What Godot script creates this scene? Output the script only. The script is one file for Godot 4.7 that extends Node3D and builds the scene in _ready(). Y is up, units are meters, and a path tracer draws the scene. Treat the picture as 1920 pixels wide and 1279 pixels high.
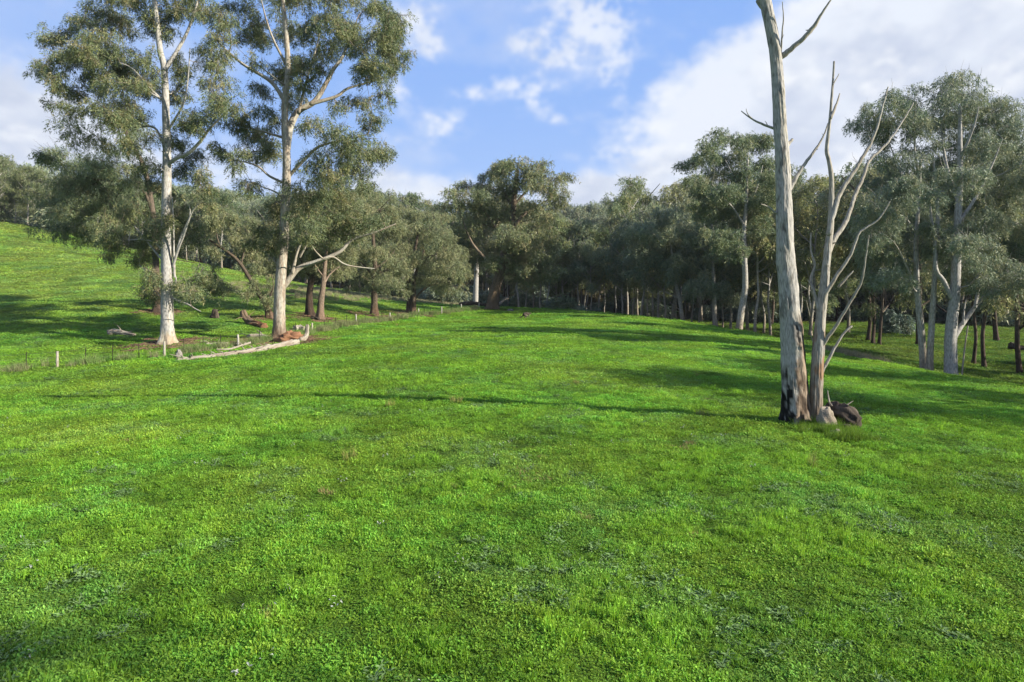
extends Node3D
# A spring paddock with a fence line, tall gums on the left, two dead trunks on the right and a forest edge behind.

const FOCAL := 1297.0          # focal length in photo pixels (photo 1920 x 1279)
const EYE := Vector3(0, 5, 0)
const PITCH := -1.745          # degrees

var lens_axes := Basis(Vector3.RIGHT, deg_to_rad(PITCH))
var rng := RandomNumberGenerator.new()
var bark_noise := FastNoiseLite.new()
var fine_noise := FastNoiseLite.new()
var patch_noise := FastNoiseLite.new()
var M := {}

# ---------------------------------------------------------------- mesh helpers

class Acc:
	var v := PackedVector3Array()
	var c := PackedColorArray()
	var i := PackedInt32Array()

	func smooth() -> ArrayMesh:
		var n := PackedVector3Array()
		n.resize(v.size())
		for k in range(0, i.size(), 3):
			var a := i[k]
			var b := i[k + 1]
			var d := i[k + 2]
			var f := (v[d] - v[a]).cross(v[b] - v[a])
			n[a] += f
			n[b] += f
			n[d] += f
		for k in n.size():
			n[k] = n[k].normalized()
		var arr := []
		arr.resize(Mesh.ARRAY_MAX)
		arr[Mesh.ARRAY_VERTEX] = v
		arr[Mesh.ARRAY_NORMAL] = n
		arr[Mesh.ARRAY_COLOR] = c
		arr[Mesh.ARRAY_INDEX] = i
		var m := ArrayMesh.new()
		m.add_surface_from_arrays(Mesh.PRIMITIVE_TRIANGLES, arr)
		return m

	func flat() -> ArrayMesh:
		var arr := []
		arr.resize(Mesh.ARRAY_MAX)
		arr[Mesh.ARRAY_VERTEX] = v
		arr[Mesh.ARRAY_COLOR] = c
		var m := ArrayMesh.new()
		m.add_surface_from_arrays(Mesh.PRIMITIVE_TRIANGLES, arr)
		return m

func lin(r: float, g: float, b: float) -> Color:
	return Color(r, g, b)

func vc(c: Color) -> Color:      # vertex colours are kept 2.5 times up and the materials bring them down again
	return Color(minf(c.r * 2.5, 1), minf(c.g * 2.5, 1), minf(c.b * 2.5, 1))

func unproject(x: float, y: float, d: float) -> Vector3:
	return EYE + d * (lens_axes.x * ((x - 960.0) / FOCAL) - lens_axes.y * ((y - 639.5) / FOCAL) - lens_axes.z)

func column_of(p: Vector3) -> float:      # photo column in which a world point lies
	var q := lens_axes.transposed() * (p - EYE)
	return 960.0 + FOCAL * q.x / maxf(-q.z, 0.1)

func rand_unit() -> Vector3:
	var y := rng.randf_range(-1, 1)
	var a := rng.randf() * TAU
	var r := sqrt(1 - y * y)
	return Vector3(r * cos(a), y, r * sin(a))

func put_mesh(called: String, mesh: Mesh, material: Material, parent: Node3D) -> MeshInstance3D:
	var o := MeshInstance3D.new()
	o.name = called
	o.mesh = mesh
	o.material_override = material
	parent.add_child(o, true)
	return o

var taken := {}
func numbered(called: String) -> String:
	taken[called] = taken.get(called, -1) + 1
	return called if taken[called] == 0 else "%s_%03d" % [called, taken[called]]

func thing(called: String, label: String, category: String, at := Vector3.ZERO, group := "") -> Node3D:
	var o := Node3D.new()
	o.name = numbered(called)
	add_child(o, true)
	o.position = at
	o.set_meta("label", label)
	o.set_meta("category", category)
	if group:
		o.set_meta("group", group)
	return o

func single(called: String, mesh: Mesh, material: Material, label: String, category: String, at := Vector3.ZERO, group := "") -> MeshInstance3D:
	var o := MeshInstance3D.new()
	o.name = numbered(called)
	o.mesh = mesh
	o.material_override = material
	add_child(o, true)
	o.position = at
	o.set_meta("label", label)
	o.set_meta("category", category)
	if group:
		o.set_meta("group", group)
	return o

func stuff(called: String, mesh: Mesh, material: Material, places: Array, tints: PackedColorArray, label: String, category: String) -> void:
	var mm := MultiMesh.new()
	mm.transform_format = MultiMesh.TRANSFORM_3D
	mm.use_colors = true
	mm.mesh = mesh
	mm.instance_count = places.size()
	for k in places.size():
		mm.set_instance_transform(k, places[k])
		mm.set_instance_color(k, tints[k])
	var o := MultiMeshInstance3D.new()
	o.name = called
	o.multimesh = mm
	o.material_override = material
	add_child(o, true)
	o.set_meta("kind", "stuff")
	o.set_meta("label", label)
	o.set_meta("category", category)

func curve_through(pts: PackedVector3Array, rad: PackedFloat32Array, step: float) -> Array:
	var p := PackedVector3Array()
	var r := PackedFloat32Array()
	for k in pts.size() - 1:
		var a := pts[maxi(k - 1, 0)]
		var b := pts[k]
		var c := pts[k + 1]
		var d := pts[mini(k + 2, pts.size() - 1)]
		var n := maxi(1, int(ceil(b.distance_to(c) / step)))
		for j in n:
			var t := float(j) / n
			p.append(b.cubic_interpolate(c, a, d, t))
			r.append(lerpf(rad[k], rad[k + 1], t))
	p.append(pts[pts.size() - 1])
	r.append(rad[rad.size() - 1])
	return [p, r]

# bark: {low, high, h0, h1, patch, much}; colour turns from low to high between the heights h0 and h1
func tube(a: Acc, p: PackedVector3Array, r: PackedFloat32Array, sides: int, bark: Dictionary, wob := 0.06, flare := 0.0, blunt := false) -> void:
	var n := p.size()
	var first := a.v.size()
	var t := (p[1] - p[0]).normalized()
	var u := t.cross(Vector3.FORWARD if absf(t.z) < 0.9 else Vector3.RIGHT).normalized()
	var along := rng.randf() * 50.0
	var shift := rng.randf() * 40.0
	var low: Color = bark.low
	var high: Color = bark.high
	var patch: Color = bark.get("patch", high)
	var much: float = bark.get("much", -1.0)
	var ridge: float = bark.get("ridge", 0.0)
	var h0: float = bark.get("h0", 0.0)
	var h1: float = bark.get("h1", 0.01)
	for k in n:
		if k > 0:
			along += p[k].distance_to(p[k - 1])
		t = (p[mini(k + 1, n - 1)] - p[maxi(k - 1, 0)]).normalized()
		u = (u - t * u.dot(t)).normalized()
		var w := t.cross(u)
		for j in sides:
			var g := TAU * j / sides
			var d := u * cos(g) + w * sin(g)
			var q := bark_noise.get_noise_3d(d.x * 14.0 + shift, along * 5.0, d.z * 14.0 + d.y * 9.0)
			var rr := r[k] * (1.0 + wob * q * 1.6)
			if ridge > 0.0:
				var rz := bark_noise.get_noise_3d(d.x * 42.0 + shift, along * 3.5, d.z * 42.0 + d.y * 23.0)
				rr *= 1.0 + ridge * rz
				q = q * 0.6 + rz * 0.9
			var h := p[k].y
			if flare > 0.0:
				rr += flare * exp(-maxf(h, 0.0) / (flare * 2.2)) * (1.0 + 0.45 * sin(g * 5.0 + shift) + 0.3 * q)
			a.v.append(p[k] + d * rr)
			var q2 := fine_noise.get_noise_3d(d.x * 5.0 + shift, along * 1.1, d.z * 5.0)
			var f := smoothstep(h0, h1, h + (q * 0.5 + q2) * (h1 - h0) * 0.7)
			var c := low.lerp(high, f)
			if much > 0.0:
				c = c.lerp(patch, smoothstep(0.0, 0.12, q2 + much - 0.5) * (0.35 + 0.65 * absf(q)))
			c = c * (1.0 + 0.35 * q)
			c.a = 1.0
			a.c.append(vc(c))
	for k in n - 1:
		for j in sides:
			var a0 := first + k * sides + j
			var a1 := first + k * sides + (j + 1) % sides
			var b0 := a0 + sides
			var b1 := a1 + sides
			a.i.append_array(PackedInt32Array([a0, b0, a1, a1, b0, b1]))
	for e in 2:
		var k := 0 if e == 0 else n - 1
		var tip := p[k] + (p[k] - p[1 if e == 0 else n - 2]).normalized() * r[k] * (0.15 if blunt else 0.8)
		a.v.append(tip)
		a.c.append(a.c[first + k * sides])
		var m := a.v.size() - 1
		for j in sides:
			var x := first + k * sides + j
			var y := first + k * sides + (j + 1) % sides
			a.i.append_array(PackedInt32Array([m, x, y]) if e == 0 else PackedInt32Array([m, y, x]))

func tube_mesh(pts: PackedVector3Array, rad: PackedFloat32Array, sides: int, bark: Dictionary, step := 0.4, wob := 0.06, flare := 0.0, blunt := false) -> ArrayMesh:
	var a := Acc.new()
	var s := curve_through(pts, rad, step)
	tube(a, s[0], s[1], sides, bark, wob, flare, blunt)
	return a.smooth()

# ---------------------------------------------------------------- materials

func noise(seed_: int, frequency: float, octaves := 4, kind := FastNoiseLite.TYPE_SIMPLEX_SMOOTH) -> FastNoiseLite:
	var n := FastNoiseLite.new()
	n.seed = seed_
	n.noise_type = kind
	n.frequency = frequency
	n.fractal_octaves = octaves
	return n

func grain_texture(seed_: int, frequency: float, dark: float, ramp_mid := 0.5) -> NoiseTexture2D:
	var t := NoiseTexture2D.new()
	t.width = 512
	t.height = 512
	t.seamless = true
	t.noise = noise(seed_, frequency, 5)
	var g := Gradient.new()
	g.set_color(0, Color(dark, dark, dark))
	g.set_color(1, Color(1, 1, 1))
	g.add_point(ramp_mid, Color(lerpf(dark, 1, 0.72), lerpf(dark, 1, 0.7), lerpf(dark, 1, 0.66)))
	t.color_ramp = g
	return t

func bark_material(called: String, tex: Texture2D, scale_: Vector3, relief: float, rough := 0.85) -> StandardMaterial3D:
	var m := StandardMaterial3D.new()
	m.resource_name = called
	m.albedo_color = Color(0.4, 0.4, 0.4).linear_to_srgb()
	m.vertex_color_use_as_albedo = true
	m.albedo_texture = tex
	m.roughness = rough
	m.metallic_specular = 0.3
	m.uv1_triplanar = true
	m.uv1_scale = scale_
	m.heightmap_enabled = true
	m.heightmap_texture = tex
	m.heightmap_scale = relief
	return m

func leaf_material(called: String, light_through: float, rough: float, spec := 0.35) -> StandardMaterial3D:
	var m := StandardMaterial3D.new()
	m.resource_name = called
	m.albedo_color = Color(0.4, 0.4, 0.4).linear_to_srgb()
	m.vertex_color_use_as_albedo = true
	m.roughness = rough
	m.metallic_specular = spec
	m.cull_mode = BaseMaterial3D.CULL_DISABLED
	m.backlight_enabled = true
	m.backlight = Color(light_through, light_through, light_through).linear_to_srgb()
	return m

func make_materials() -> void:
	M.smooth_bark = bark_material("smooth gum bark", grain_texture(3, 0.02, 0.52), Vector3(0.9, 0.22, 0.9), 1.5)
	M.rough_bark = bark_material("furrowed bark", grain_texture(5, 0.035, 0.3), Vector3(1.3, 0.22, 1.3), 7.0, 0.95)
	M.dead_wood = bark_material("weathered wood", grain_texture(9, 0.03, 0.5), Vector3(1.6, 0.2, 1.6), 2.5, 0.9)
	M.stone = bark_material("stone", grain_texture(12, 0.03, 0.55), Vector3(1.2, 1.2, 1.2), 4.0, 0.95)
	M.leaf = leaf_material("gum leaves", 0.5, 0.55, 0.4)
	M.leaf_wood = leaf_material("wood gum leaves", 0.85, 0.5, 0.5)
	M.leaf_wood.albedo_color = Color(0.48, 0.46, 0.4).linear_to_srgb()
	M.leaf_dark = leaf_material("dark gum leaves", 0.75, 0.5, 0.4)
	M.leaf_dark.albedo_color = Color(0.31, 0.34, 0.31).linear_to_srgb()
	M.leaf_pale = leaf_material("pale gum leaves", 0.85, 0.6, 0.4)
	M.leaf_pale.albedo_color = Color(0.54, 0.52, 0.45).linear_to_srgb()
	M.grass = leaf_material("grass blades", 0.85, 0.6, 0.25)
	M.weed = leaf_material("weed leaves", 0.3, 0.7, 0.25)
	M.fur = bark_material("fur", grain_texture(21, 0.08, 0.6), Vector3(6, 6, 6), 0.5, 0.95)
	var g := StandardMaterial3D.new()
	g.resource_name = "turf"
	g.albedo_color = Color(0.4, 0.4, 0.4).linear_to_srgb()
	g.vertex_color_use_as_albedo = true
	g.albedo_texture = grain_texture(31, 0.03, 0.55)
	g.uv1_triplanar = true
	g.uv1_world_triplanar = true
	g.uv1_scale = Vector3(0.23, 0.23, 0.23)
	g.roughness = 1.0
	g.metallic_specular = 0.1
	g.heightmap_enabled = true
	g.heightmap_texture = g.albedo_texture
	g.heightmap_scale = 6.0
	M.turf = g
	var w := StandardMaterial3D.new()
	w.resource_name = "fence wire"
	w.albedo_color = Color(0.35, 0.34, 0.33)
	w.metallic = 0.6
	w.roughness = 0.6
	M.wire = w

# ---------------------------------------------------------------- ground

var spline_at := PackedVector2Array()
var spline_w := PackedFloat64Array()
var grid_x := PackedFloat32Array()
var grid_z := PackedFloat32Array()
var grid_h := PackedFloat32Array()
const CELL := 2.0
const HALF := 130      # cells of CELL metres either way from x = 0
const NEAR_Z := 20     # cells behind the camera
const FAR_Z := 120     # cells before it

func fit_ground(points: PackedVector3Array) -> void:
	# thin-plate spline through points (x, height, z), slightly relaxed
	var n := points.size()
	var s := n + 3
	var a: Array[PackedFloat64Array] = []
	for r in n:
		var row := PackedFloat64Array()
		row.resize(s + 1)
		for c in n:
			row[c] = bend(Vector2(points[r].x - points[c].x, points[r].z - points[c].z).length_squared())
		row[r] += 1.5
		row[n] = 1.0
		row[n + 1] = points[r].x
		row[n + 2] = points[r].z
		row[s] = points[r].y
		a.append(row)
		spline_at.append(Vector2(points[r].x, points[r].z))
	for k in 3:
		var row := PackedFloat64Array()
		row.resize(s + 1)
		for c in n:
			row[c] = 1.0 if k == 0 else points[c].x if k == 1 else points[c].z
		a.append(row)
	for k in s:
		var best := k
		for r in range(k + 1, s):
			if absf(a[r][k]) > absf(a[best][k]):
				best = r
		var swap := a[k]
		a[k] = a[best]
		a[best] = swap
		for r in range(k + 1, s):
			var f := a[r][k] / a[k][k]
			if f == 0.0:
				continue
			var row := a[r]
			var top := a[k]
			for c in range(k, s + 1):
				row[c] -= f * top[c]
			a[r] = row
	spline_w.resize(s)
	for k in range(s - 1, -1, -1):
		var sum := a[k][s]
		for c in range(k + 1, s):
			sum -= a[k][c] * spline_w[c]
		spline_w[k] = sum / a[k][k]

func bend(d2: float) -> float:
	return 0.0 if d2 < 1e-6 else 0.01 * d2 * log(d2)

func spline_height(x: float, z: float) -> float:
	var n := spline_at.size()
	var y := spline_w[n] + spline_w[n + 1] * x + spline_w[n + 2] * z
	for k in n:
		var dx := x - spline_at[k].x
		var dz := z - spline_at[k].y
		y += spline_w[k] * bend(dx * dx + dz * dz)
	return y

func raw_height(x: float, z: float) -> float:
	var cx := clampf(x, -150, 150)
	var cz := clampf(z, -215, 25)
	var y := spline_height(cx, cz)
	var away := maxf(0.0, -z - 195.0)
	y += minf(away * 0.24, 46.0) * (0.85 + 0.25 * patch_noise.get_noise_2d(x * 0.25, z * 0.25)) * smoothstep(-170.0, -20.0, x + 0.0 * z)
	y += minf(away * 0.14, 30.0) * (1.0 - smoothstep(-170.0, -20.0, x))
	y += 5.0 * exp(-pow((x - 45.0) / 60.0, 2.0)) * smoothstep(250.0, 380.0, -z)
	var beyond := x - wood_edge(z)
	y -= 1.35 * smoothstep(0.0, 6.0, beyond) * (1.0 - smoothstep(20.0, 45.0, beyond)) * smoothstep(30.0, 46.0, -z) * (1.0 - smoothstep(128.0, 150.0, -z))
	y += 0.1 * patch_noise.get_noise_2d(x * 9.0, z * 9.0) * smoothstep(4.0, 14.0, -z)
	return y

func make_ground() -> void:
	var p := PackedVector3Array()
	for a in [
		[0, 1279, 8.6], [960, 1279, 8.5], [1920, 1279, 8.6], [0, 1000, 13.6], [960, 1000, 13.5], [1920, 1000, 13.4], [960, 800, 23], [300, 800, 24], [1493, 792, 24], [1800, 800, 24.5], [960, 700, 36], [400, 740, 33], [0, 760, 33],
		[107, 694, 46], [308, 668, 49], [447, 654, 53], [585, 627, 64], [668, 614, 75], [731, 606, 84], [785, 597, 95], [828, 589, 100], [895, 581, 109], [925, 577, 112], [1060, 582, 118], [960, 640, 54], [960, 605, 82],
		[1200, 592, 108], [1400, 622, 82], [1560, 657, 62], [1800, 705, 47], [1920, 722, 44], [1300, 660, 50], [1300, 720, 34], [1700, 750, 32], [1920, 800, 25],
		[1785, 699, 55], [1740, 692, 56], [1650, 640, 85], [1850, 664, 80], [1900, 640, 110], [1650, 608, 140], [1450, 618, 125], [1300, 606, 135], [1150, 594, 150], [1000, 583, 150],
		[314, 643, 56], [523, 637, 58], [200, 628, 60], [0, 640, 56], [0, 560, 85], [0, 500, 105], [250, 500, 110], [0, 415, 140], [120, 442, 138], [210, 468, 135], [350, 495, 135], [440, 510, 135], [500, 521, 135],
		[200, 560, 80], [400, 560, 88], [400, 600, 72], [560, 532, 135], [640, 546, 135], [760, 562, 135], [850, 574, 135], [505, 596, 73], [581, 590, 77], [600, 595, 75], [702, 588, 88], [771, 585, 96],
		[0, 432, 215], [300, 505, 215], [600, 550, 215], [960, 580, 215], [1500, 592, 215], [1900, 598, 215], [-700, 690, 40], [-500, 450, 140], [2500, 745, 45], [2400, 640, 120], [2600, 1279, 9], [-700, 1279, 9],
	]:
		p.append(unproject(a[0], a[1], a[2]))
	for x in [-60.0, 0.0, 60.0]:
		p.append(Vector3(x, -0.8, 25))
	fit_ground(p)
	for k in range(-HALF, HALF + 1):
		grid_x.append(k * CELL)
	for k in range(-FAR_Z, NEAR_Z + 1):
		grid_z.append(k * CELL)
	var step := 6.0
	for k in 16:
		grid_x.append(grid_x[grid_x.size() - 1] + step)
		grid_x.insert(0, grid_x[0] - step)
		grid_z.insert(0, grid_z[0] - step)
		grid_z.append(grid_z[grid_z.size() - 1] + step)
		step *= 1.28
	var nx := grid_x.size()
	var nz := grid_z.size()
	grid_h.resize(nx * nz)
	for j in nz:
		for k in nx:
			grid_h[j * nx + k] = raw_height(grid_x[k], grid_z[j])

func ground(x: float, z: float) -> float:
	var i := grid_x.bsearch(x) - 1
	var j := grid_z.bsearch(z) - 1
	var nx := grid_x.size()
	i = clampi(i, 0, nx - 2)
	j = clampi(j, 0, grid_z.size() - 2)
	var fx := (x - grid_x[i]) / (grid_x[i + 1] - grid_x[i])
	var fz := (z - grid_z[j]) / (grid_z[j + 1] - grid_z[j])
	var a := grid_h[j * nx + i]
	var b := grid_h[j * nx + i + 1]
	var c := grid_h[(j + 1) * nx + i]
	var d := grid_h[(j + 1) * nx + i + 1]
	if fx + fz <= 1.0:
		return a + (b - a) * fx + (c - a) * fz
	return d + (c - d) * (1.0 - fx) + (b - d) * (1.0 - fz)

func ground_normal(x: float, z: float) -> Vector3:
	return Vector3(ground(x - 0.7, z) - ground(x + 0.7, z), 1.4, ground(x, z - 0.7) - ground(x, z + 0.7)).normalized()

func on_ground(x: float, y: float, d: float) -> Vector3:
	var p := unproject(x, y, d)
	p.y = ground(p.x, p.z)
	return p

var litter_spots: Array[Vector3] = []    # x, z, radius of bare, leaf-strewn ground under trees

func bareness(x: float, z: float) -> float:
	var most := 0.0
	for s in litter_spots:
		var d := Vector2(x - s.x, (z - s.y) * 1.0).length() / s.z
		if d < 1.3:
			most = maxf(most, 1.0 - smoothstep(0.35, 1.0, d + 0.5 * patch_noise.get_noise_2d(x * 11.0, z * 11.0)))
	return most

func wood_edge(z: float) -> float:      # x at which the paddock ends and the valley wood begins
	var d := -z
	if d < 62.0:
		return lerpf(31.0, 28.7, clampf((d - 47.0) / 15.0, 0, 1))
	if d < 82.0:
		return lerpf(28.7, 27.5, (d - 62.0) / 20.0)
	if d < 108.0:
		return lerpf(27.5, 19.5, (d - 82.0) / 26.0)
	return 19.5 - (d - 108.0) * 1.1

func forest_floor(x: float, z: float) -> float:
	# how much a spot lies inside the woods, where little grass grows
	var d := -z
	var edge := lerpf(137.0, 126.0, smoothstep(-30.0, -12.0, x))
	var w := 4.0 * patch_noise.get_noise_2d(x * 5.0, z * 5.0)
	var f := smoothstep(edge - 4.0, edge + 4.0, d + w)
	var into := smoothstep(0.0, 3.0, x - wood_edge(z) + w) * smoothstep(80.0, 100.0, d + w * 2.0)
	var clearing := smoothstep(34.0, 46.0, x + w) * (1.0 - smoothstep(135.0, 150.0, d)) * 0.75
	return maxf(f * (1.0 - 0.6 * smoothstep(40.0, 60.0, x)), into * (1.0 - clearing))

func build_ground_mesh() -> void:
	var nx := grid_x.size()
	var nz := grid_z.size()
	var a := Acc.new()
	for j in nz:
		for k in nx:
			var x := grid_x[k]
			var z := grid_z[j]
			a.v.append(Vector3(x, grid_h[j * nx + k], z))
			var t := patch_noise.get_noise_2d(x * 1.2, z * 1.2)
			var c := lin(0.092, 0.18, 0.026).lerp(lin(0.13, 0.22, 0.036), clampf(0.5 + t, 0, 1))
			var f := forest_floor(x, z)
			c = c.lerp(lin(0.07, 0.085, 0.026), 0.8 * smoothstep(0.0, 2.5, x - wood_edge(z)) * smoothstep(34.0, 44.0, -z))  # duller turf past the crest, with the valley's shade put into its colour
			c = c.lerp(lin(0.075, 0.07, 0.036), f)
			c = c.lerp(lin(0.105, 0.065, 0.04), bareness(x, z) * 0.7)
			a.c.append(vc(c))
	for j in nz - 1:
		for k in nx - 1:
			var p := j * nx + k
			a.i.append_array(PackedInt32Array([p, p + 1, p + nx, p + 1, p + nx + 1, p + nx]))
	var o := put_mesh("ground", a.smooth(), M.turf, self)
	o.set_meta("kind", "structure")
	o.set_meta("label", "rolling green paddock rising to a crest, with a hill on the left")

# ---------------------------------------------------------------- sky

func puff(az: float, el: float, x: float, y: float, rx: float, ry: float, slant := 0.0) -> float:
	# x, y: where the cloud hangs, as azimuth and elevation in degrees; rx, ry: its size
	var dx := (az - x)
	var dy := (el - y) - slant * dx
	return exp(-(dx * dx) / (rx * rx) - (dy * dy) / (ry * ry))

func make_sky() -> Sky:
	var w := 2048
	var h := 1024
	var im := Image.create(w, h, false, Image.FORMAT_RGB8)
	var low := noise(41, 1.0, 6, FastNoiseLite.TYPE_SIMPLEX)
	low.fractal_gain = 0.55
	var wisp := noise(47, 1.0, 5, FastNoiseLite.TYPE_SIMPLEX)
	var data := PackedByteArray()
	data.resize(w * h * 3)
	var clouds := []
	for s in [
		[785, 40, 40, 46, 1.5, 0], [806, 92, 24, 24, 1.3, 0], [985, 80, 40, 26, 1.15, 0], [1035, 105, 34, 22, 1.2, 0], [1085, 60, 50, 36, 1.0, 0], [1150, 60, 40, 60, 1.25, 0], [1148, 138, 26, 18, 1.4, 0], [1110, 5, 90, 26, 1.0, 0], [1060, 80, 90, 60, 0.5, 0],
		[890, 178, 44, 15, 1.0, 0], [960, 155, 64, 18, 1.05, 0], [1003, 190, 32, 21, 1.4, 0], [745, 172, 30, 34, 1.1, 0], [826, 234, 44, 20, 1.5, 0], [770, 262, 60, 14, 0.9, 0], [1047, 222, 40, 8, 1.1, 0], [1190, 288, 92, 12, 1.5, 0], [1270, 278, 70, 14, 0.9, 0],
		[800, 366, 130, 34, 0.9, 1], [1130, 366, 140, 34, 1.3, 1], [40, 222, 130, 36, 0.95, 1], [20, 285, 260, 50, 0.6, 1], [420, 320, 100, 50, 0.5, 1], [360, 90, 60, 50, 0.7, 0], [620, 310, 180, 60, 0.35, 1], [-300, 150, 220, 90, 0.6, 1],
		[1700, 210, 330, 170, 1.1, 1], [1480, 230, 230, 100, 0.8, 1], [1340, 190, 120, 60, 0.6, 1], [1660, 60, 180, 110, 0.7, 1], [1880, 60, 240, 200, 0.9, 1], [1440, 130, 110, 50, 0.5, 1], [1330, 270, 150, 50, 0.4, 1], [2150, 200, 330, 280, 1.2, 1], [-300, 150, 220, 90, 1.0, 1],
	]:
		var q := (unproject(s[0], s[1], 1.0) - EYE).normalized()
		clouds.append([rad_to_deg(atan2(q.x, -q.z)), rad_to_deg(asin(q.y)), s[2] / FOCAL * 57.3, s[3] / FOCAL * 57.3, s[4], s[5]])
	for j in h:
		var el := 90.0 - (j + 0.5) / h * 180.0
		var sy := sin(deg_to_rad(el))
		var sc := cos(deg_to_rad(el))
		var near: Array = []
		for s in clouds:
			if absf(el - s[1]) < s[3] * 2.2:
				near.append(s)
		for k in w:
			var at := (j * w + k) * 3
			if el < -2.0:
				data[at] = 70
				data[at + 1] = 85
				data[at + 2] = 60
				continue
			var az := wrapf((k + 0.5) / w * 360.0, -180.0, 180.0)
			var ra := deg_to_rad(az)
			var d := Vector3(sin(ra) * sc, sy, -cos(ra) * sc)
			var up := maxf(sy, 0.0)
			var blue := Color(0.58, 0.74, 0.96).lerp(Color(0.215, 0.405, 0.87), 1.0 - exp(-up * 5.0))
			blue = blue.lerp(Color(0.13, 0.29, 0.72), smoothstep(0.35, 1.0, up))
			var flat := Vector2(d.x, d.z) / (up + 0.3)
			var n1 := low.get_noise_3d(d.x * 9.0, d.y * 15.0, d.z * 9.0)
			var n2 := wisp.get_noise_2d(flat.x * 1.4 + 5.0, flat.y * 1.4)
			var small := 0.0
			var sheet := 0.0
			for s in near:
				if s[5] == 0:
					small += s[4] * puff(az, el, s[0], s[1], s[2], s[3])
				else:
					sheet += s[4] * puff(az, el, s[0], s[1], s[2], s[3])
			# the rest of the sky carries broken cloud of the same kind
			var rest := clampf(smoothstep(42.0, 60.0, absf(az)) + smoothstep(29.0, 40.0, el), 0, 1)
			sheet += rest * (0.42 + 0.9 * n2)
			var n3 := low.get_noise_3d(d.x * 19.0 + 3.0, d.y * 30.0, d.z * 19.0)
			var n4 := low.get_noise_3d(d.x * 48.0 + 3.0, d.y * 66.0, d.z * 48.0)
			var a1 := smoothstep(0.0, 1.7, small * (0.72 + 1.0 * n3 + 0.7 * n4 + 0.4 * n1) + 0.5 * n3 * smoothstep(0.02, 0.2, small) * (1.0 - small * 0.4))
			var a2 := smoothstep(0.12, 1.0, sheet + (0.35 * n1 + 0.3 * n3 + 0.3 * n2 + 0.12 * n4) * smoothstep(0.03, 0.4, sheet))
			var thick := 1.0 - (1.0 - a1 * 0.74) * (1.0 - a2 * 0.96)
			var veil := clampf(0.03 + 0.4 * n2 + 0.15 * n1, 0, 0.28) * smoothstep(0.0, 0.2, up)
			var white := Color(0.80, 0.845, 0.93).lerp(Color(0.58, 0.64, 0.78), clampf(0.25 * a2 + n2 * 1.3 + 0.9 * n1 - 0.05, 0, 1))
			white = white.lerp(Color(0.9, 0.925, 0.97), clampf(n1 * 1.2 + n3 * 0.8 + 0.15 - 0.2 * a2, 0, 0.9))
			var c := blue.lerp(white, clampf(thick + veil * (1.0 - thick), 0, 1))
			c = c.lerp(Color(0.80, 0.87, 0.96), 0.55 * exp(-up * 16.0))
			c = c.linear_to_srgb()
			data[at] = int(clampf(c.r, 0, 1) * 255.0 + 0.5)
			data[at + 1] = int(clampf(c.g, 0, 1) * 255.0 + 0.5)
			data[at + 2] = int(clampf(c.b, 0, 1) * 255.0 + 0.5)
	im.set_data(w, h, false, Image.FORMAT_RGB8, data)
	var m := PanoramaSkyMaterial.new()
	m.panorama = ImageTexture.create_from_image(im)
	var s := Sky.new()
	s.sky_material = m
	return s

# ---------------------------------------------------------------- trees

var sprigs := {}     # leaf scale class -> array of leaf point sets
var sprig_tints := {}

func make_sprigs(key: String, leaves: int, length: float, leaf_len: float, leaf_wide: float, two: bool) -> void:
	var sets := []
	for k in 10:
		var v := PackedVector3Array()
		for j in leaves:
			var y := length * rng.randf_range(0.05, 1.0)
			var side := rng.randf() * TAU
			var d := (Vector3(cos(side) * 0.75, rng.randf_range(0.2, 1.6), sin(side) * 0.75)).normalized()
			var l := leaf_len * rng.randf_range(0.65, 1.25)
			var x := d.cross(rand_unit()).normalized() * leaf_wide * rng.randf_range(0.7, 1.2)
			var b := Vector3(cos(side), 0, sin(side)) * 0.05 + Vector3(0, y, 0)
			if two:
				var m := b + d * l * 0.45
				var sag := Vector3(0, 0.1 * l, 0)
				v.append_array(PackedVector3Array([b, m + x * 0.5, b + d * l + sag, b, b + d * l + sag, m - x * 0.5]))
			else:
				v.append_array(PackedVector3Array([b - x * 0.5, b + x * 0.5, b + d * l]))
		sets.append(v)
	sprigs[key] = sets

func tints_for(key: String, palette: String) -> Array:
	var id := key + palette
	if sprig_tints.has(id):
		return sprig_tints[id]
	var base: Array = PALETTES[palette]
	var out := []
	var per := 6 if (sprigs[key][0] as PackedVector3Array).size() % 6 == 0 and key.begins_with("near") else 3
	for s in sprigs[key]:
		var row := []
		for b in base:
			var c := PackedColorArray()
			for j in range(0, (s as PackedVector3Array).size(), per):
				var f := rng.randf_range(0.72, 1.3)
				var q := vc(Color(b[0] * f, b[1] * f, b[2] * f * rng.randf_range(0.8, 1.3)))
				for e in per:
					c.append(q)
			row.append(c)
		out.append(row)
	sprig_tints[id] = out
	return out

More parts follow.
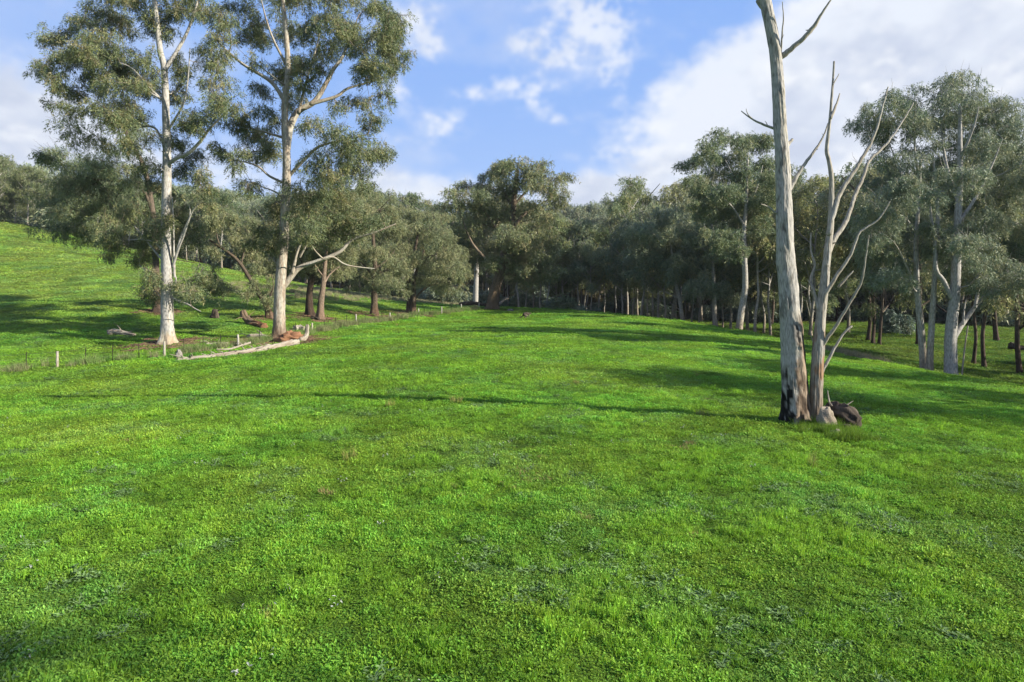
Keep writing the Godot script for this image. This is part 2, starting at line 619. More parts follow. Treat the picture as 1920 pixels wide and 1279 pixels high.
const PALETTES := {
	"olive": [[0.165, 0.2, 0.088], [0.125, 0.165, 0.075], [0.22, 0.235, 0.105], [0.175, 0.215, 0.118], [0.25, 0.235, 0.118]],
	"green": [[0.13, 0.18, 0.085], [0.105, 0.155, 0.075], [0.17, 0.21, 0.095], [0.14, 0.19, 0.108], [0.2, 0.215, 0.1]],
	"grey": [[0.215, 0.245, 0.15], [0.175, 0.215, 0.13], [0.27, 0.285, 0.17], [0.225, 0.25, 0.145], [0.3, 0.285, 0.17]],
	"cool": [[0.165, 0.215, 0.132], [0.14, 0.192, 0.12], [0.215, 0.25, 0.152], [0.185, 0.23, 0.152], [0.24, 0.255, 0.142]],
	"deep": [[0.125, 0.16, 0.068], [0.092, 0.128, 0.056], [0.175, 0.198, 0.082], [0.13, 0.17, 0.086], [0.21, 0.2, 0.094]],
	"khaki": [[0.168, 0.2, 0.095], [0.13, 0.165, 0.08], [0.215, 0.232, 0.11], [0.178, 0.208, 0.1], [0.24, 0.238, 0.118]],
	"blue": [[0.12, 0.17, 0.127], [0.1, 0.147, 0.115], [0.142, 0.195, 0.147], [0.124, 0.177, 0.118], [0.148, 0.177, 0.118]],
}

func hang(a: Acc, centre: Vector3, rad: Vector3, n: int, key: String, palette: String, size := 1.0) -> void:
	var sets: Array = sprigs[key]
	var tints: Array = tints_for(key, palette)
	var leaning := rng.randi() % 5
	for k in n:
		var d := rand_unit()
		if d.y < 0.0 and rng.randf() < 0.2:
			d.y = -d.y
		var p := centre + d * rad * pow(rng.randf(), 0.4)
		var away := Vector3(d.x, d.y * 0.3, d.z)
		var y := (away * 0.5 + Vector3(0, -0.8, 0) + rand_unit() * 0.42).normalized()
		var x := y.cross(rand_unit()).normalized()
		var s := size * rng.randf_range(0.75, 1.25)
		var b := Basis(x * s, y * s, x.cross(y) * s)
		var which := rng.randi() % 10
		a.v.append_array(Transform3D(b, p) * (sets[which] as PackedVector3Array))
		a.c.append_array(tints[which][leaning if rng.randf() < 0.5 else rng.randi() % 5])

# trunks and limbs: [points, radii]; clumps: [centre, radius vector]; everything in metres from the tree's base
func grow(tree: Node3D, trunks: Array, limbs: Array, clumps: Array, o: Dictionary) -> void:
	var bark: Dictionary = o.bark
	var limb_bark: Dictionary = o.get("limb_bark", {"low": bark.high, "high": bark.high, "patch": bark.get("patch", bark.high), "much": bark.get("much", -1.0) * 0.9})
	var key: String = o.get("leaf", "near")
	var density: float = o.get("density", 1.0)
	var joints := PackedVector3Array()
	var widths := PackedFloat32Array()
	for t in trunks:
		var s := curve_through(t[0], t[1], o.get("step", 0.3))
		var a := Acc.new()
		tube(a, s[0], s[1], o.get("sides", 20), bark, o.get("wob", 0.05), o.get("flare", 0.25), o.get("blunt", false))
		put_mesh("trunk", a.smooth(), o.get("bark_material", M.smooth_bark), tree)
		for k in (s[0] as PackedVector3Array).size():
			if s[0][k].y > o.get("clear", 3.0):
				joints.append(s[0][k])
				widths.append(s[1][k])
	for t in limbs:
		var s := curve_through(t[0], t[1], 0.35)
		var a := Acc.new()
		tube(a, s[0], s[1], maxi(6, o.get("sides", 20) / 2), limb_bark, 0.06)
		put_mesh("branch", a.smooth(), o.get("bark_material", M.smooth_bark) if o.get("limbs_as_trunk", false) else M.smooth_bark, tree)
		for k in (s[0] as PackedVector3Array).size():
			joints.append(s[0][k])
			widths.append(s[1][k])
	if clumps.is_empty():
		return
	var wood := Acc.new()
	var crown := Acc.new()
	var thin: Color = o.get("twig", bark.high)
	var twig_bark := {"low": thin, "high": thin}
	clumps.sort_custom(func(p, q): return Vector2(p[0].x, p[0].z).length() + absf(p[0].y) * 0.3 < Vector2(q[0].x, q[0].z).length() + absf(q[0].y) * 0.3)
	for c in clumps:
		var at: Vector3 = c[0]
		var rad: Vector3 = c[1]
		var best := -1
		var cost := 1e9
		for k in joints.size():
			var d := joints[k] - at
			var q := d.length() + 1.1 * maxf(0.0, d.y + 0.35 * Vector2(d.x, d.z).length())
			if q < cost:
				cost = q
				best = k
		if best < 0:
			continue
		var from := joints[best]
		var span := from.distance_to(at)
		var r0 := minf(widths[best] * 0.7, 0.02 + 0.02 * span)
		var mid1 := from.lerp(at, 0.35) + Vector3(0, -0.03 * span, 0) + rand_unit() * span * 0.09
		var mid2 := from.lerp(at, 0.7) + Vector3(0, 0.06 * span, 0) + rand_unit() * span * 0.07
		var s := curve_through(PackedVector3Array([from, mid1, mid2, at]), PackedFloat32Array([r0, r0 * 0.75, r0 * 0.5, r0 * 0.3 + 0.004]), 0.5)
		tube(wood, s[0], s[1], 6 if r0 > 0.05 else 5, limb_bark if r0 > 0.05 else twig_bark, 0.05)
		for k in (s[0] as PackedVector3Array).size():
			if k > 0:
				joints.append(s[0][k])
				widths.append(s[1][k])
		var subs: int = c[2] if c.size() > 2 else int(o.get("subs", 8))
		var volume := rad.x * rad.y * rad.z
		var want: float = density * o.get("per_clump", 100.0) * pow(volume, 0.62)
		for k in subs:
			var d := rand_unit()
			d.y = d.y * 0.9 + 0.1
			var p := at + d * rad * rng.randf_range(0.35, 1.2)
			var from2: Vector3 = s[0][maxi(0, (s[0] as PackedVector3Array).size() - 1 - rng.randi() % 3)]
			var bow := from2.lerp(p, 0.5) + rand_unit() * 0.12 * from2.distance_to(p)
			var r1 := 0.009 + 0.01 * from2.distance_to(p)
			tube(wood, PackedVector3Array([from2, bow, p]), PackedFloat32Array([r1, r1 * 0.75, r1 * 0.4]), 3, twig_bark, 0.0)
			for e in 2:
				var past := p + (d + rand_unit() * 0.8 + Vector3(0, 0.3, 0)).normalized() * rad.x * rng.randf_range(0.3, 0.8)
				tube(wood, PackedVector3Array([bow.lerp(p, 0.5 * e), p.lerp(past, 0.5) + rand_unit() * 0.08, past]), PackedFloat32Array([r1 * 0.6, r1 * 0.45, r1 * 0.25]), 3, twig_bark, 0.0)
			var part: float = rng.randf_range(0.28, 0.52) * o.get("tight", 1.0)
			hang(crown, p, Vector3(rad.x, (rad.x + rad.y) * 0.5, rad.z) * part, int(want / subs * rng.randf_range(0.6, 1.4)), key, o.get("palette", "olive"), o.get("leaf_size", 1.0))
		hang(crown, at, rad * 0.9, int(want * 0.12), key, o.get("palette", "olive"), o.get("leaf_size", 1.0))
	var tw := put_mesh("twigs", wood.smooth(), M.smooth_bark, tree)
	tw.set_meta("kind", "stuff")
	var cr := put_mesh("crown", crown.flat(), M.leaf, tree)
	cr.set_meta("kind", "stuff")

# A tree measured on the photograph. flat lists: trunk/limb [r0, r1, x, y, x, y ...] in photo columns/rows, radii in metres; clump [x, y, rx, ry, ...]
func measured(called: String, label: String, bx: float, by: float, d: float, trunks: Array, limbs: Array, clumps: Array, o: Dictionary) -> Node3D:
	rng.seed = hash(called + label)
	var base := on_ground(bx, by, d)
	var tree := thing(called, label, "tree", base, o.get("group", ""))
	var scale_ := d / FOCAL
	var depth: float = o.get("deep", 3.0)
	var solid := []
	var n := 0
	for t in trunks:
		solid.append(line_from(t, base, d, 0.0 if n == 0 else o.get("apart", 0.5), 0.15, true))
		n += 1
	var arms := []
	for t in limbs:
		arms.append(line_from(t, base, d, 0.0, o.get("sway", 0.45), false))
	var balls := []
	for k in range(0, clumps.size(), 4):
		var p := unproject(clumps[k], clumps[k + 1], d) - base
		var rx: float = clumps[k + 2] * scale_
		var ry: float = clumps[k + 3] * scale_
		var f := 1.0 - minf(1.0, absf(p.x) / (depth * 2.2))
		var dz := rng.randf_range(-1, 1) * depth * (0.25 + 0.75 * sqrt(f))
		if o.has("front"):
			dz = absf(dz) if rng.randf() < o.front else dz
		if absf(p.x) < 1.5 and rng.randf() < 0.72:
			dz = -absf(dz) - 0.7
		var far := (d - dz) / d      # a clump nearer or farther keeps its place as seen from about the paddock
		p = unproject(clumps[k], clumps[k + 1], d * far) - base
		var size := Vector3(rx, ry * 1.15, (rx + ry) * 0.55) * Vector3(1, o.get("plump", 1.0), 1)
		balls.append([p, size])
		if rng.randf() < o.get("satellites", 0.55):
			var off := rand_unit()
			off.y = off.y * 0.8 - 0.15
			balls.append([p + off * size * 1.45, size * rng.randf_range(0.45, 0.75)])
	grow(tree, solid, arms, balls, o)
	litter_spots.append(Vector3(base.x, base.z, o.get("litter", 2.5)))
	return tree

func line_from(t: Array, base: Vector3, d: float, dz: float, sway: float, upright: bool, taper := 1.0) -> Array:
	var pts := PackedVector3Array()
	var rad := PackedFloat32Array()
	var n := (t.size() - 2) / 2
	var lean := rng.randf_range(-sway, sway)
	var start := unproject(t[2], t[3], d) - base
	var whole := 0.0
	for k in range(1, n):
		whole += Vector2(t[2 + k * 2] - t[k * 2], t[3 + k * 2] - t[1 + k * 2]).length()
	var gone := 0.0
	for k in n:
		var p := unproject(t[2 + k * 2], t[3 + k * 2], d) - base
		var out := p.distance_to(start)
		var away := lean * out * (0.12 if upright else 1.0) + dz
		p = unproject(t[2 + k * 2], t[3 + k * 2], d - away) - base
		pts.append(p)
		if k > 0:
			gone += Vector2(t[2 + k * 2] - t[k * 2], t[3 + k * 2] - t[1 + k * 2]).length()
		rad.append(t[1] + (t[0] - t[1]) * pow(maxf(0.0, 1.0 - gone / whole), taper))
	if upright:
		pts[0].y = minf(pts[0].y, 0.0) - 0.35
	return [pts, rad]

# ---------------------------------------------------------------- the trees of the picture

const WHITE_GUM := {"low": Color(0.42, 0.33, 0.25), "high": Color(0.52, 0.5, 0.45), "h0": 0.1, "h1": 1.3, "patch": Color(0.29, 0.24, 0.185), "much": 0.36}
const GREY_GUM := {"low": Color(0.17, 0.12, 0.085), "high": Color(0.42, 0.385, 0.335), "h0": 0.4, "h1": 2.2, "patch": Color(0.2, 0.145, 0.105), "much": 0.44}
const RED_GUM := {"ridge": 0.12, "low": Color(0.15, 0.1, 0.072), "high": Color(0.135, 0.112, 0.09), "h0": 0.3, "h1": 2.0, "patch": Color(0.2, 0.155, 0.12), "much": 0.45}
const PINK_GUM := {"ridge": 0.1, "low": Color(0.24, 0.175, 0.135), "high": Color(0.26, 0.21, 0.172), "h0": 0.2, "h1": 2.0, "patch": Color(0.36, 0.26, 0.2), "much": 0.4}
const BROWN_GUM := {"ridge": 0.14, "low": Color(0.24, 0.175, 0.115), "high": Color(0.2, 0.165, 0.13), "h0": 0.3, "h1": 5.0, "patch": Color(0.13, 0.09, 0.06), "much": 0.45}
const FOREST_GUM := {"low": Color(0.3, 0.26, 0.21), "high": Color(0.5, 0.465, 0.41), "h0": 0.5, "h1": 4.0, "patch": Color(0.3, 0.255, 0.205), "much": 0.42}
const DARK_GUM := {"low": Color(0.07, 0.05, 0.04), "high": Color(0.13, 0.105, 0.085), "h0": 0.5, "h1": 5.0, "patch": Color(0.09, 0.07, 0.055), "much": 0.45}
const DEAD_WHITE := {"ridge": 0.06, "low": Color(0.17, 0.115, 0.075), "high": Color(0.44, 0.42, 0.385), "h0": 0.9, "h1": 3.4, "patch": Color(0.33, 0.30, 0.26), "much": 0.44}
const DEAD_GREY := {"ridge": 0.1, "low": Color(0.17, 0.13, 0.1), "high": Color(0.40, 0.385, 0.355), "h0": 0.7, "h1": 2.6, "patch": Color(0.27, 0.245, 0.215), "much": 0.45}
const GREY_WOOD := {"ridge": 0.3, "low": Color(0.36, 0.335, 0.295), "high": Color(0.36, 0.335, 0.295), "patch": Color(0.2, 0.15, 0.11), "much": 0.45}
const BROWN_WOOD := {"ridge": 0.4, "low": Color(0.048, 0.04, 0.033), "high": Color(0.085, 0.071, 0.058), "h0": -0.2, "h1": 0.6, "patch": Color(0.14, 0.12, 0.1), "much": 0.3}

func left_gums() -> void:
	measured("gum_tree", "tall white-trunked gum with orange-stained foot standing behind the fence", 314, 643, 56, [
			[0.5, 0.14, 314, 643, 313, 560, 312, 480, 312, 380, 313, 300, 311, 210, 308, 130, 300, 95, 294, 40, 286, -20, 280, -70],
		], [
			[0.18, 0.06, 309, 132, 322, 112, 345, 72, 358, 42, 376, -15], [0.17, 0.05, 312, 310, 332, 296, 352, 288, 375, 266, 390, 245, 408, 226, 440, 196],
			[0.1, 0.04, 327, 520, 326, 470, 325, 420, 323, 370], [0.11, 0.04, 324, 500, 334, 468, 345, 440, 360, 398, 376, 380], [0.09, 0.03, 332, 470, 340, 442, 356, 404, 354, 384],
			[0.09, 0.04, 314, 535, 326, 537, 330, 520, 322, 510], [0.1, 0.035, 318, 548, 334, 549, 352, 549, 350, 568, 344, 572], [0.1, 0.035, 316, 556, 340, 566, 355, 572, 364, 578, 376, 584], [0.07, 0.03, 364, 560, 374, 564, 382, 560, 391, 550],
			[0.1, 0.03, 308, 492, 286, 466, 266, 440, 252, 424], [0.07, 0.025, 306, 520, 284, 510, 270, 504, 262, 498], [0.08, 0.03, 305, 470, 290, 455, 268, 449, 240, 450],
			[0.12, 0.03, 309, 275, 290, 240, 262, 238, 230, 240, 200, 232], [0.12, 0.03, 308, 190, 285, 170, 250, 130, 225, 118], [0.1, 0.03, 312, 250, 330, 220, 345, 190, 352, 150, 356, 90],
		], [
			200, 20, 38, 20, 156, 35, 28, 24, 115, 68, 30, 18, 140, 85, 32, 20, 200, 78, 48, 26, 220, 45, 36, 26, 265, 20, 36, 26, 312, 12, 32, 24, 375, 18, 40, 28, 340, -15, 50, 24, 240, -20, 50, 24,
			103, 140, 26, 25, 138, 120, 32, 22, 150, 165, 32, 28, 195, 135, 36, 24, 235, 120, 38, 26, 272, 108, 20, 22, 125, 205, 28, 16, 195, 203, 44, 20, 238, 198, 38, 26, 228, 155, 34, 20, 180, 105, 30, 20,
			335, 140, 22, 26, 332, 172, 22, 20, 285, 160, 28, 20, 392, 108, 30, 24, 400, 150, 28, 28, 415, 190, 28, 26, 360, 225, 32, 24, 338, 268, 20, 20, 345, 308, 32, 28, 368, 345, 30, 24, 385, 215, 22, 20,
			172, 255, 46, 22, 225, 232, 32, 20, 262, 265, 30, 24, 90, 290, 22, 14, 197, 428, 44, 28, 253, 397, 40, 34, 282, 425, 26, 28, 210, 457, 30, 15, 274, 463, 30, 18, 262, 485, 26, 14,
			284, 545, 22, 28, 285, 520, 22, 18, 360, 520, 30, 24, 400, 532, 20, 26, 325, 552, 15, 18, 366, 545, 24, 14, 366, 436, 22, 36, 338, 402, 18, 24, 305, 350, 26, 22, 280, 330, 26, 22,
		], {"bark": WHITE_GUM, "deep": 5.0, "litter": 4.0, "flare": 0.28, "clear": 3.0, "sides": 26, "step": 0.22, "per_clump": 118.0, "palette": "deep", "tight": 1.0, "satellites": 0.85, "twig": Color(0.3, 0.26, 0.22)})
	measured("gum_tree", "dark-stemmed gum with dense low crown half hidden behind the white-trunked gum", 296, 606, 74, [
			[0.42, 0.16, 296, 606, 292, 500, 286, 400, 272, 320, 255, 285, 238, 252, 232, 215],
		], [
			[0.2, 0.05, 284, 392, 262, 345, 230, 340, 190, 338, 150, 330], [0.18, 0.05, 289, 460, 262, 420, 235, 410, 190, 400],
		], [
			125, 297, 42, 25, 140, 337, 46, 30, 110, 375, 46, 30, 188, 345, 42, 30, 175, 312, 36, 24, 212, 297, 38, 22, 218, 380, 50, 34, 150, 400, 50, 30, 200, 425, 46, 26, 245, 330, 30, 24, 250, 270, 26, 20, 235, 235, 28, 20, 100, 420, 40, 24, 160, 440, 42, 22, 270, 370, 30, 30,
		], {"bark": DARK_GUM, "deep": 4.0, "palette": "green", "per_clump": 100.0, "clear": 6.0})
	measured("gum_tree", "tall spreading gum with grey trunk and long low limb, orange earth at its foot", 523, 637, 58, [
			[0.5, 0.13, 523, 637, 524, 560, 527, 510, 532, 440, 537, 340, 537, 285, 534, 235, 535, 180, 540, 130, 536, 60, 530, 0, 527, -60],
		], [
			[0.34, 0.06, 537, 280, 544, 238, 560, 208, 590, 190, 612, 155, 625, 130, 640, 110, 655, 76, 668, 40], [0.19, 0.05, 534, 190, 511, 156, 480, 135, 455, 120, 420, 90, 395, 60], [0.17, 0.05, 582, 195, 630, 181, 652, 166, 690, 155, 714, 148],
			[0.16, 0.04, 540, 332, 570, 300, 600, 274, 650, 262, 690, 252], [0.26, 0.05, 526, 545, 542, 524, 560, 503, 590, 492, 615, 483, 640, 470, 660, 450, 700, 437, 742, 420], [0.1, 0.035, 605, 485, 625, 482, 650, 497, 702, 504],
			[0.14, 0.04, 548, 512, 558, 472, 572, 440, 580, 400], [0.1, 0.035, 562, 482, 584, 442, 596, 420], [0.09, 0.035, 528, 500, 510, 486, 494, 470], [0.12, 0.04, 536, 345, 505, 330, 480, 310, 440, 300],
			[0.12, 0.04, 536, 120, 515, 80, 500, 40, 490, 0], [0.13, 0.04, 560, 210, 575, 150, 590, 100, 600, 60], [0.12, 0.04, 536, 260, 505, 250, 470, 240, 440, 232],
		], [
			399, 19, 20, 18, 427, 40, 24, 20, 458, 19, 26, 22, 411, 72, 22, 18, 483, 62, 32, 26, 530, 38, 36, 30, 580, 53, 36, 26, 599, 69, 22, 16, 627, 38, 30, 20, 652, 53, 30, 18, 692, 10, 36, 24, 724, 31, 32, 30, 711, 66, 36, 28, 739, 56, 18, 28,
			736, 94, 20, 26, 692, 103, 32, 22, 661, 78, 28, 20, 686, 137, 30, 16, 739, 125, 20, 20, 599, 122, 24, 24, 614, 97, 28, 20, 555, 112, 26, 22, 567, 147, 24, 26, 520, 140, 24, 20, 474, 115, 16, 14, 490, 168, 22, 16, 670, 184, 38, 12, 724, 178, 16, 18,
			636, 200, 20, 12, 486, 206, 32, 15, 520, 222, 22, 16, 440, 231, 24, 16, 483, 250, 26, 26, 417, 278, 26, 15, 514, 272, 22, 28, 446, 300, 18, 20, 489, 288, 24, 22, 605, 234, 24, 20, 692, 222, 30, 20, 661, 256, 32, 18, 717, 281, 32, 18, 674, 288, 36, 28,
			617, 288, 32, 24, 645, 328, 40, 28, 592, 319, 32, 26, 680, 338, 26, 22, 470, 340, 24, 15, 567, 360, 36, 26, 577, 408, 44, 32, 538, 397, 36, 26, 515, 450, 30, 26, 622, 430, 40, 26, 648, 402, 36, 22, 490, 436, 30, 28, 690, 415, 30, 20, 640, 370, 36, 24,
			480, -20, 50, 24, 560, -15, 50, 26, 640, -18, 50, 24, 545, 190, 20, 22,
		], {"bark": GREY_GUM, "deep": 5.5, "litter": 4.5, "flare": 0.26, "sides": 26, "step": 0.22, "per_clump": 118.0, "palette": "deep", "tight": 1.0, "satellites": 0.85, "twig": Color(0.24, 0.2, 0.165)})
	measured("gum_tree", "leaning red-barked gum bending left behind the grey-trunked gum", 507, 597, 73, [
			[0.3, 0.1, 507, 597, 500, 575, 482, 545, 462, 512, 445, 488, 420, 468, 392, 450],
		], [
			[0.12, 0.03, 452, 496, 456, 478, 458, 470], [0.1, 0.03, 414, 466, 408, 448, 404, 428], [0.12, 0.03, 498, 572, 512, 540, 510, 515],
		], [
			405, 415, 32, 24, 425, 400, 24, 18, 388, 428, 18, 16, 470, 470, 28, 20, 492, 505, 24, 26, 470, 540, 20, 22, 508, 545, 18, 26, 445, 450, 26, 20, 480, 440, 30, 24, 398, 470, 18, 16,
		], {"bark": RED_GUM, "bark_material": M.rough_bark, "deep": 2.5, "clear": 1.5, "per_clump": 98.0, "palette": "khaki", "tight": 0.92, "litter": 2.2, "apart": 0.3})
	measured("gum_tree", "dark-trunked gum close beside a pink-barked gum behind the fence", 581, 590, 78, [
			[0.42, 0.14, 581, 590, 580, 560, 583, 530, 588, 515, 590, 470, 592, 420],
		], [
			[0.16, 0.04, 585, 525, 570, 500, 555, 470], [0.16, 0.04, 588, 515, 605, 500, 618, 470],
		], [
			560, 470, 30, 24, 540, 505, 24, 20, 548, 440, 30, 24, 580, 440, 32, 26, 600, 410, 34, 26, 610, 460, 26, 20, 570, 505, 22, 14, 530, 470, 24, 22, 640, 390, 30, 24, 560, 400, 34, 24,
		], {"bark": DARK_GUM, "bark_material": M.rough_bark, "deep": 3.5, "per_clump": 98.0, "palette": "khaki", "tight": 0.92, "litter": 3.0})
	measured("gum_tree", "pink-barked slender gum leaning right beside the dark-trunked gum", 600, 595, 75.5, [
			[0.36, 0.12, 600, 595, 602, 565, 606, 535, 608, 510, 612, 470, 618, 430],
		], [
			[0.14, 0.04, 606, 535, 618, 515, 636, 500], [0.1, 0.04, 607, 520, 598, 508, 590, 496],
		], [
			600, 500, 26, 16, 625, 505, 26, 14, 640, 500, 22, 16, 620, 480, 30, 20, 650, 470, 28, 20, 632, 440, 32, 24, 600, 450, 30, 22, 665, 430, 28, 22, 625, 405, 32, 22, 590, 475, 26, 18, 612, 372, 30, 20, 660, 375, 28, 18,
		], {"bark": PINK_GUM, "bark_material": M.rough_bark, "deep": 3.0, "per_clump": 98.0, "palette": "khaki", "tight": 0.92, "litter": 3.0})
	measured("gum_tree", "single red-footed gum with drooping grey crown beside the middle fence posts", 702, 588, 88, [
			[0.44, 0.12, 702, 588, 702, 560, 700, 530, 703, 500, 700, 450, 698, 400],
		], [
			[0.18, 0.04, 701, 520, 680, 495, 660, 480], [0.18, 0.04, 702, 505, 722, 490, 740, 470],
		], [
			700, 480, 30, 22, 675, 505, 26, 20, 728, 505, 28, 22, 690, 440, 32, 24, 665, 465, 28, 22, 730, 470, 30, 22, 660, 532, 16, 14, 744, 532, 26, 18, 700, 405, 34, 24, 672, 410, 30, 24, 725, 430, 32, 24, 755, 505, 18, 18, 700, 525, 22, 12, 650, 500, 20, 18, 720, 390, 32, 20, 690, 370, 30, 18,
		], {"bark": RED_GUM, "bark_material": M.rough_bark, "deep": 4.0, "per_clump": 98.0, "palette": "khaki", "tight": 0.92, "litter": 3.5})
	measured("gum_tree", "rounded twin-trunked gum farthest along the fence with crown like a dome", 771, 585, 96, [
			[0.4, 0.14, 767, 585, 767, 560, 765, 530, 770, 505, 778, 470, 785, 430], [0.36, 0.12, 774, 584, 776, 560, 776, 530, 782, 505, 795, 470],
		], [
			[0.16, 0.05, 778, 560, 798, 540, 820, 532, 845, 528], [0.18, 0.05, 768, 515, 750, 495, 738, 480],
		], [
			740, 520, 26, 18, 790, 440, 36, 26, 830, 460, 32, 22, 850, 500, 26, 20, 800, 500, 32, 20, 760, 480, 30, 22, 866, 520, 16, 14, 820, 530, 28, 14, 750, 430, 32, 22, 780, 400, 32, 18, 735, 390, 28, 22, 840, 535, 28, 14, 790, 525, 24, 14, 725, 480, 22, 20, 815, 480, 30, 22, 770, 455, 30, 22, 858, 475, 18, 18, 815, 425, 28, 20,
		], {"bark": RED_GUM, "bark_material": M.rough_bark, "deep": 5.0, "per_clump": 98.0, "palette": "khaki", "tight": 0.92, "litter": 4.0})

func middle_gums() -> void:
	measured("gum_tree", "big spreading gum with thick brown trunk at the head of the paddock", 925, 577, 111, [
			[0.9, 0.3, 923, 577, 926, 555, 932, 530, 938, 512, 945, 480, 958, 430, 962, 390, 966, 350, 970, 320],
		], [
			[0.4, 0.08, 938, 515, 925, 500, 905, 480, 885, 455, 870, 420], [0.4, 0.08, 942, 500, 960, 480, 985, 460, 1010, 440], [0.35, 0.08, 958, 430, 985, 400, 1010, 385, 1035, 370], [0.3, 0.08, 950, 455, 925, 420, 905, 390, 890, 365], [0.3, 0.08, 940, 512, 965, 515, 1000, 512, 1020, 510],
			[0.25, 0.06, 963, 385, 985, 360, 1000, 335], [0.25, 0.06, 962, 390, 945, 360, 935, 335],
		], [
			970, 306, 36, 16, 1012, 312, 20, 14, 920, 326, 14, 12, 946, 317, 20, 18, 970, 330, 32, 18, 1000, 336, 24, 18, 875, 350, 32, 16, 857, 380, 28, 24, 917, 356, 30, 16, 893, 380, 36, 24, 1041, 332, 20, 12, 1030, 350, 22, 16, 1040, 375, 24, 18, 973, 388, 42, 22, 934, 397, 36, 20,
			1006, 408, 32, 22, 905, 420, 42, 22, 869, 426, 26, 22, 964, 438, 42, 22, 857, 458, 22, 20, 899, 456, 36, 20, 946, 468, 36, 20, 988, 462, 32, 20, 1006, 488, 32, 18, 1026, 509, 24, 14, 970, 492, 36, 18, 940, 489, 32, 15, 988, 511, 26, 12, 914, 480, 22, 12, 880, 490, 22, 14, 1030, 445, 24, 22, 950, 360, 30, 20,
		], {"bark": BROWN_GUM, "bark_material": M.rough_bark, "deep": 6.0, "litter": 6.0, "flare": 0.35, "leaf": "mid", "per_clump": 72.0, "palette": "olive", "clear": 5.0, "apart": 0.5})
	measured("gum_tree", "straight pale-stemmed gum with flat-topped crown, left of the dead white trunk", 1386, 618, 98, [
			[0.5, 0.16, 1384, 620, 1390, 585, 1397, 540, 1396, 480, 1395, 430, 1399, 390, 1400, 340, 1402, 300],
		], [
			[0.16, 0.05, 1394, 420, 1376, 392, 1352, 366, 1335, 345], [0.16, 0.05, 1396, 415, 1404, 388, 1420, 350, 1430, 310], [0.14, 0.05, 1398, 380, 1380, 340, 1360, 300],
		], [
			1368, 258, 32, 16, 1403, 261, 26, 16, 1430, 265, 28, 20, 1337, 279, 24, 20, 1306, 303, 22, 18, 1303, 340, 20, 16, 1341, 323, 30, 22, 1375, 296, 32, 20, 1403, 323, 34, 22, 1430, 306, 26, 20, 1444, 333, 22, 18, 1361, 358, 36, 20, 1334, 364, 30, 20, 1396, 358, 30, 20, 1410, 388, 32, 20, 1320, 390, 30, 20, 1432, 368, 30, 20, 1350, 410, 32, 20, 1375, 440, 32, 24, 1420, 430, 30, 24, 1340, 450, 30, 24,
		], {"bark": FOREST_GUM, "deep": 6.0, "litter": 3.0, "leaf": "mid", "per_clump": 80.0, "palette": "green", "clear": 12.0, "flare": 0.2})
	measured("gum_tree", "dark leaning gum with crooked bare side limb, left of the straight pale-stemmed gum", 1280, 606, 112, [
			[0.38, 0.15, 1282, 606, 1276, 570, 1268, 535, 1262, 500, 1258, 460],
		], [
			[0.14, 0.04, 1274, 560, 1258, 552, 1242, 546, 1232, 552],
		], [
			1250, 440, 34, 24, 1215, 450, 34, 22, 1280, 430, 34, 24, 1240, 410, 38, 22, 1200, 480, 30, 22, 1270, 470, 32, 22, 1230, 485, 30, 20, 1190, 430, 26, 20, 1255, 510, 26, 18, 1290, 490, 26, 22,
		], {"bark": FOREST_GUM, "deep": 6.0, "leaf": "mid", "per_clump": 74.0, "palette": "cool", "clear": 6.0, "subs": 6})
	measured("gum_tree", "grey-stemmed gum two stems left of the dead white trunk, leafy to low height", 1341, 610, 108, [
			[0.42, 0.15, 1342, 610, 1339, 570, 1338, 520, 1337, 470, 1335, 420],
		], [
			[0.16, 0.04, 1338, 500, 1322, 470, 1305, 450],
		], [
			1330, 440, 32, 24, 1300, 460, 32, 24, 1350, 480, 32, 24, 1310, 500, 32, 22, 1360, 520, 30, 22, 1290, 430, 30, 22, 1325, 535, 28, 18, 1300, 545, 24, 16, 1370, 555, 26, 16,
		], {"bark": FOREST_GUM, "deep": 5.0, "leaf": "mid", "per_clump": 74.0, "palette": "cool", "clear": 6.0})

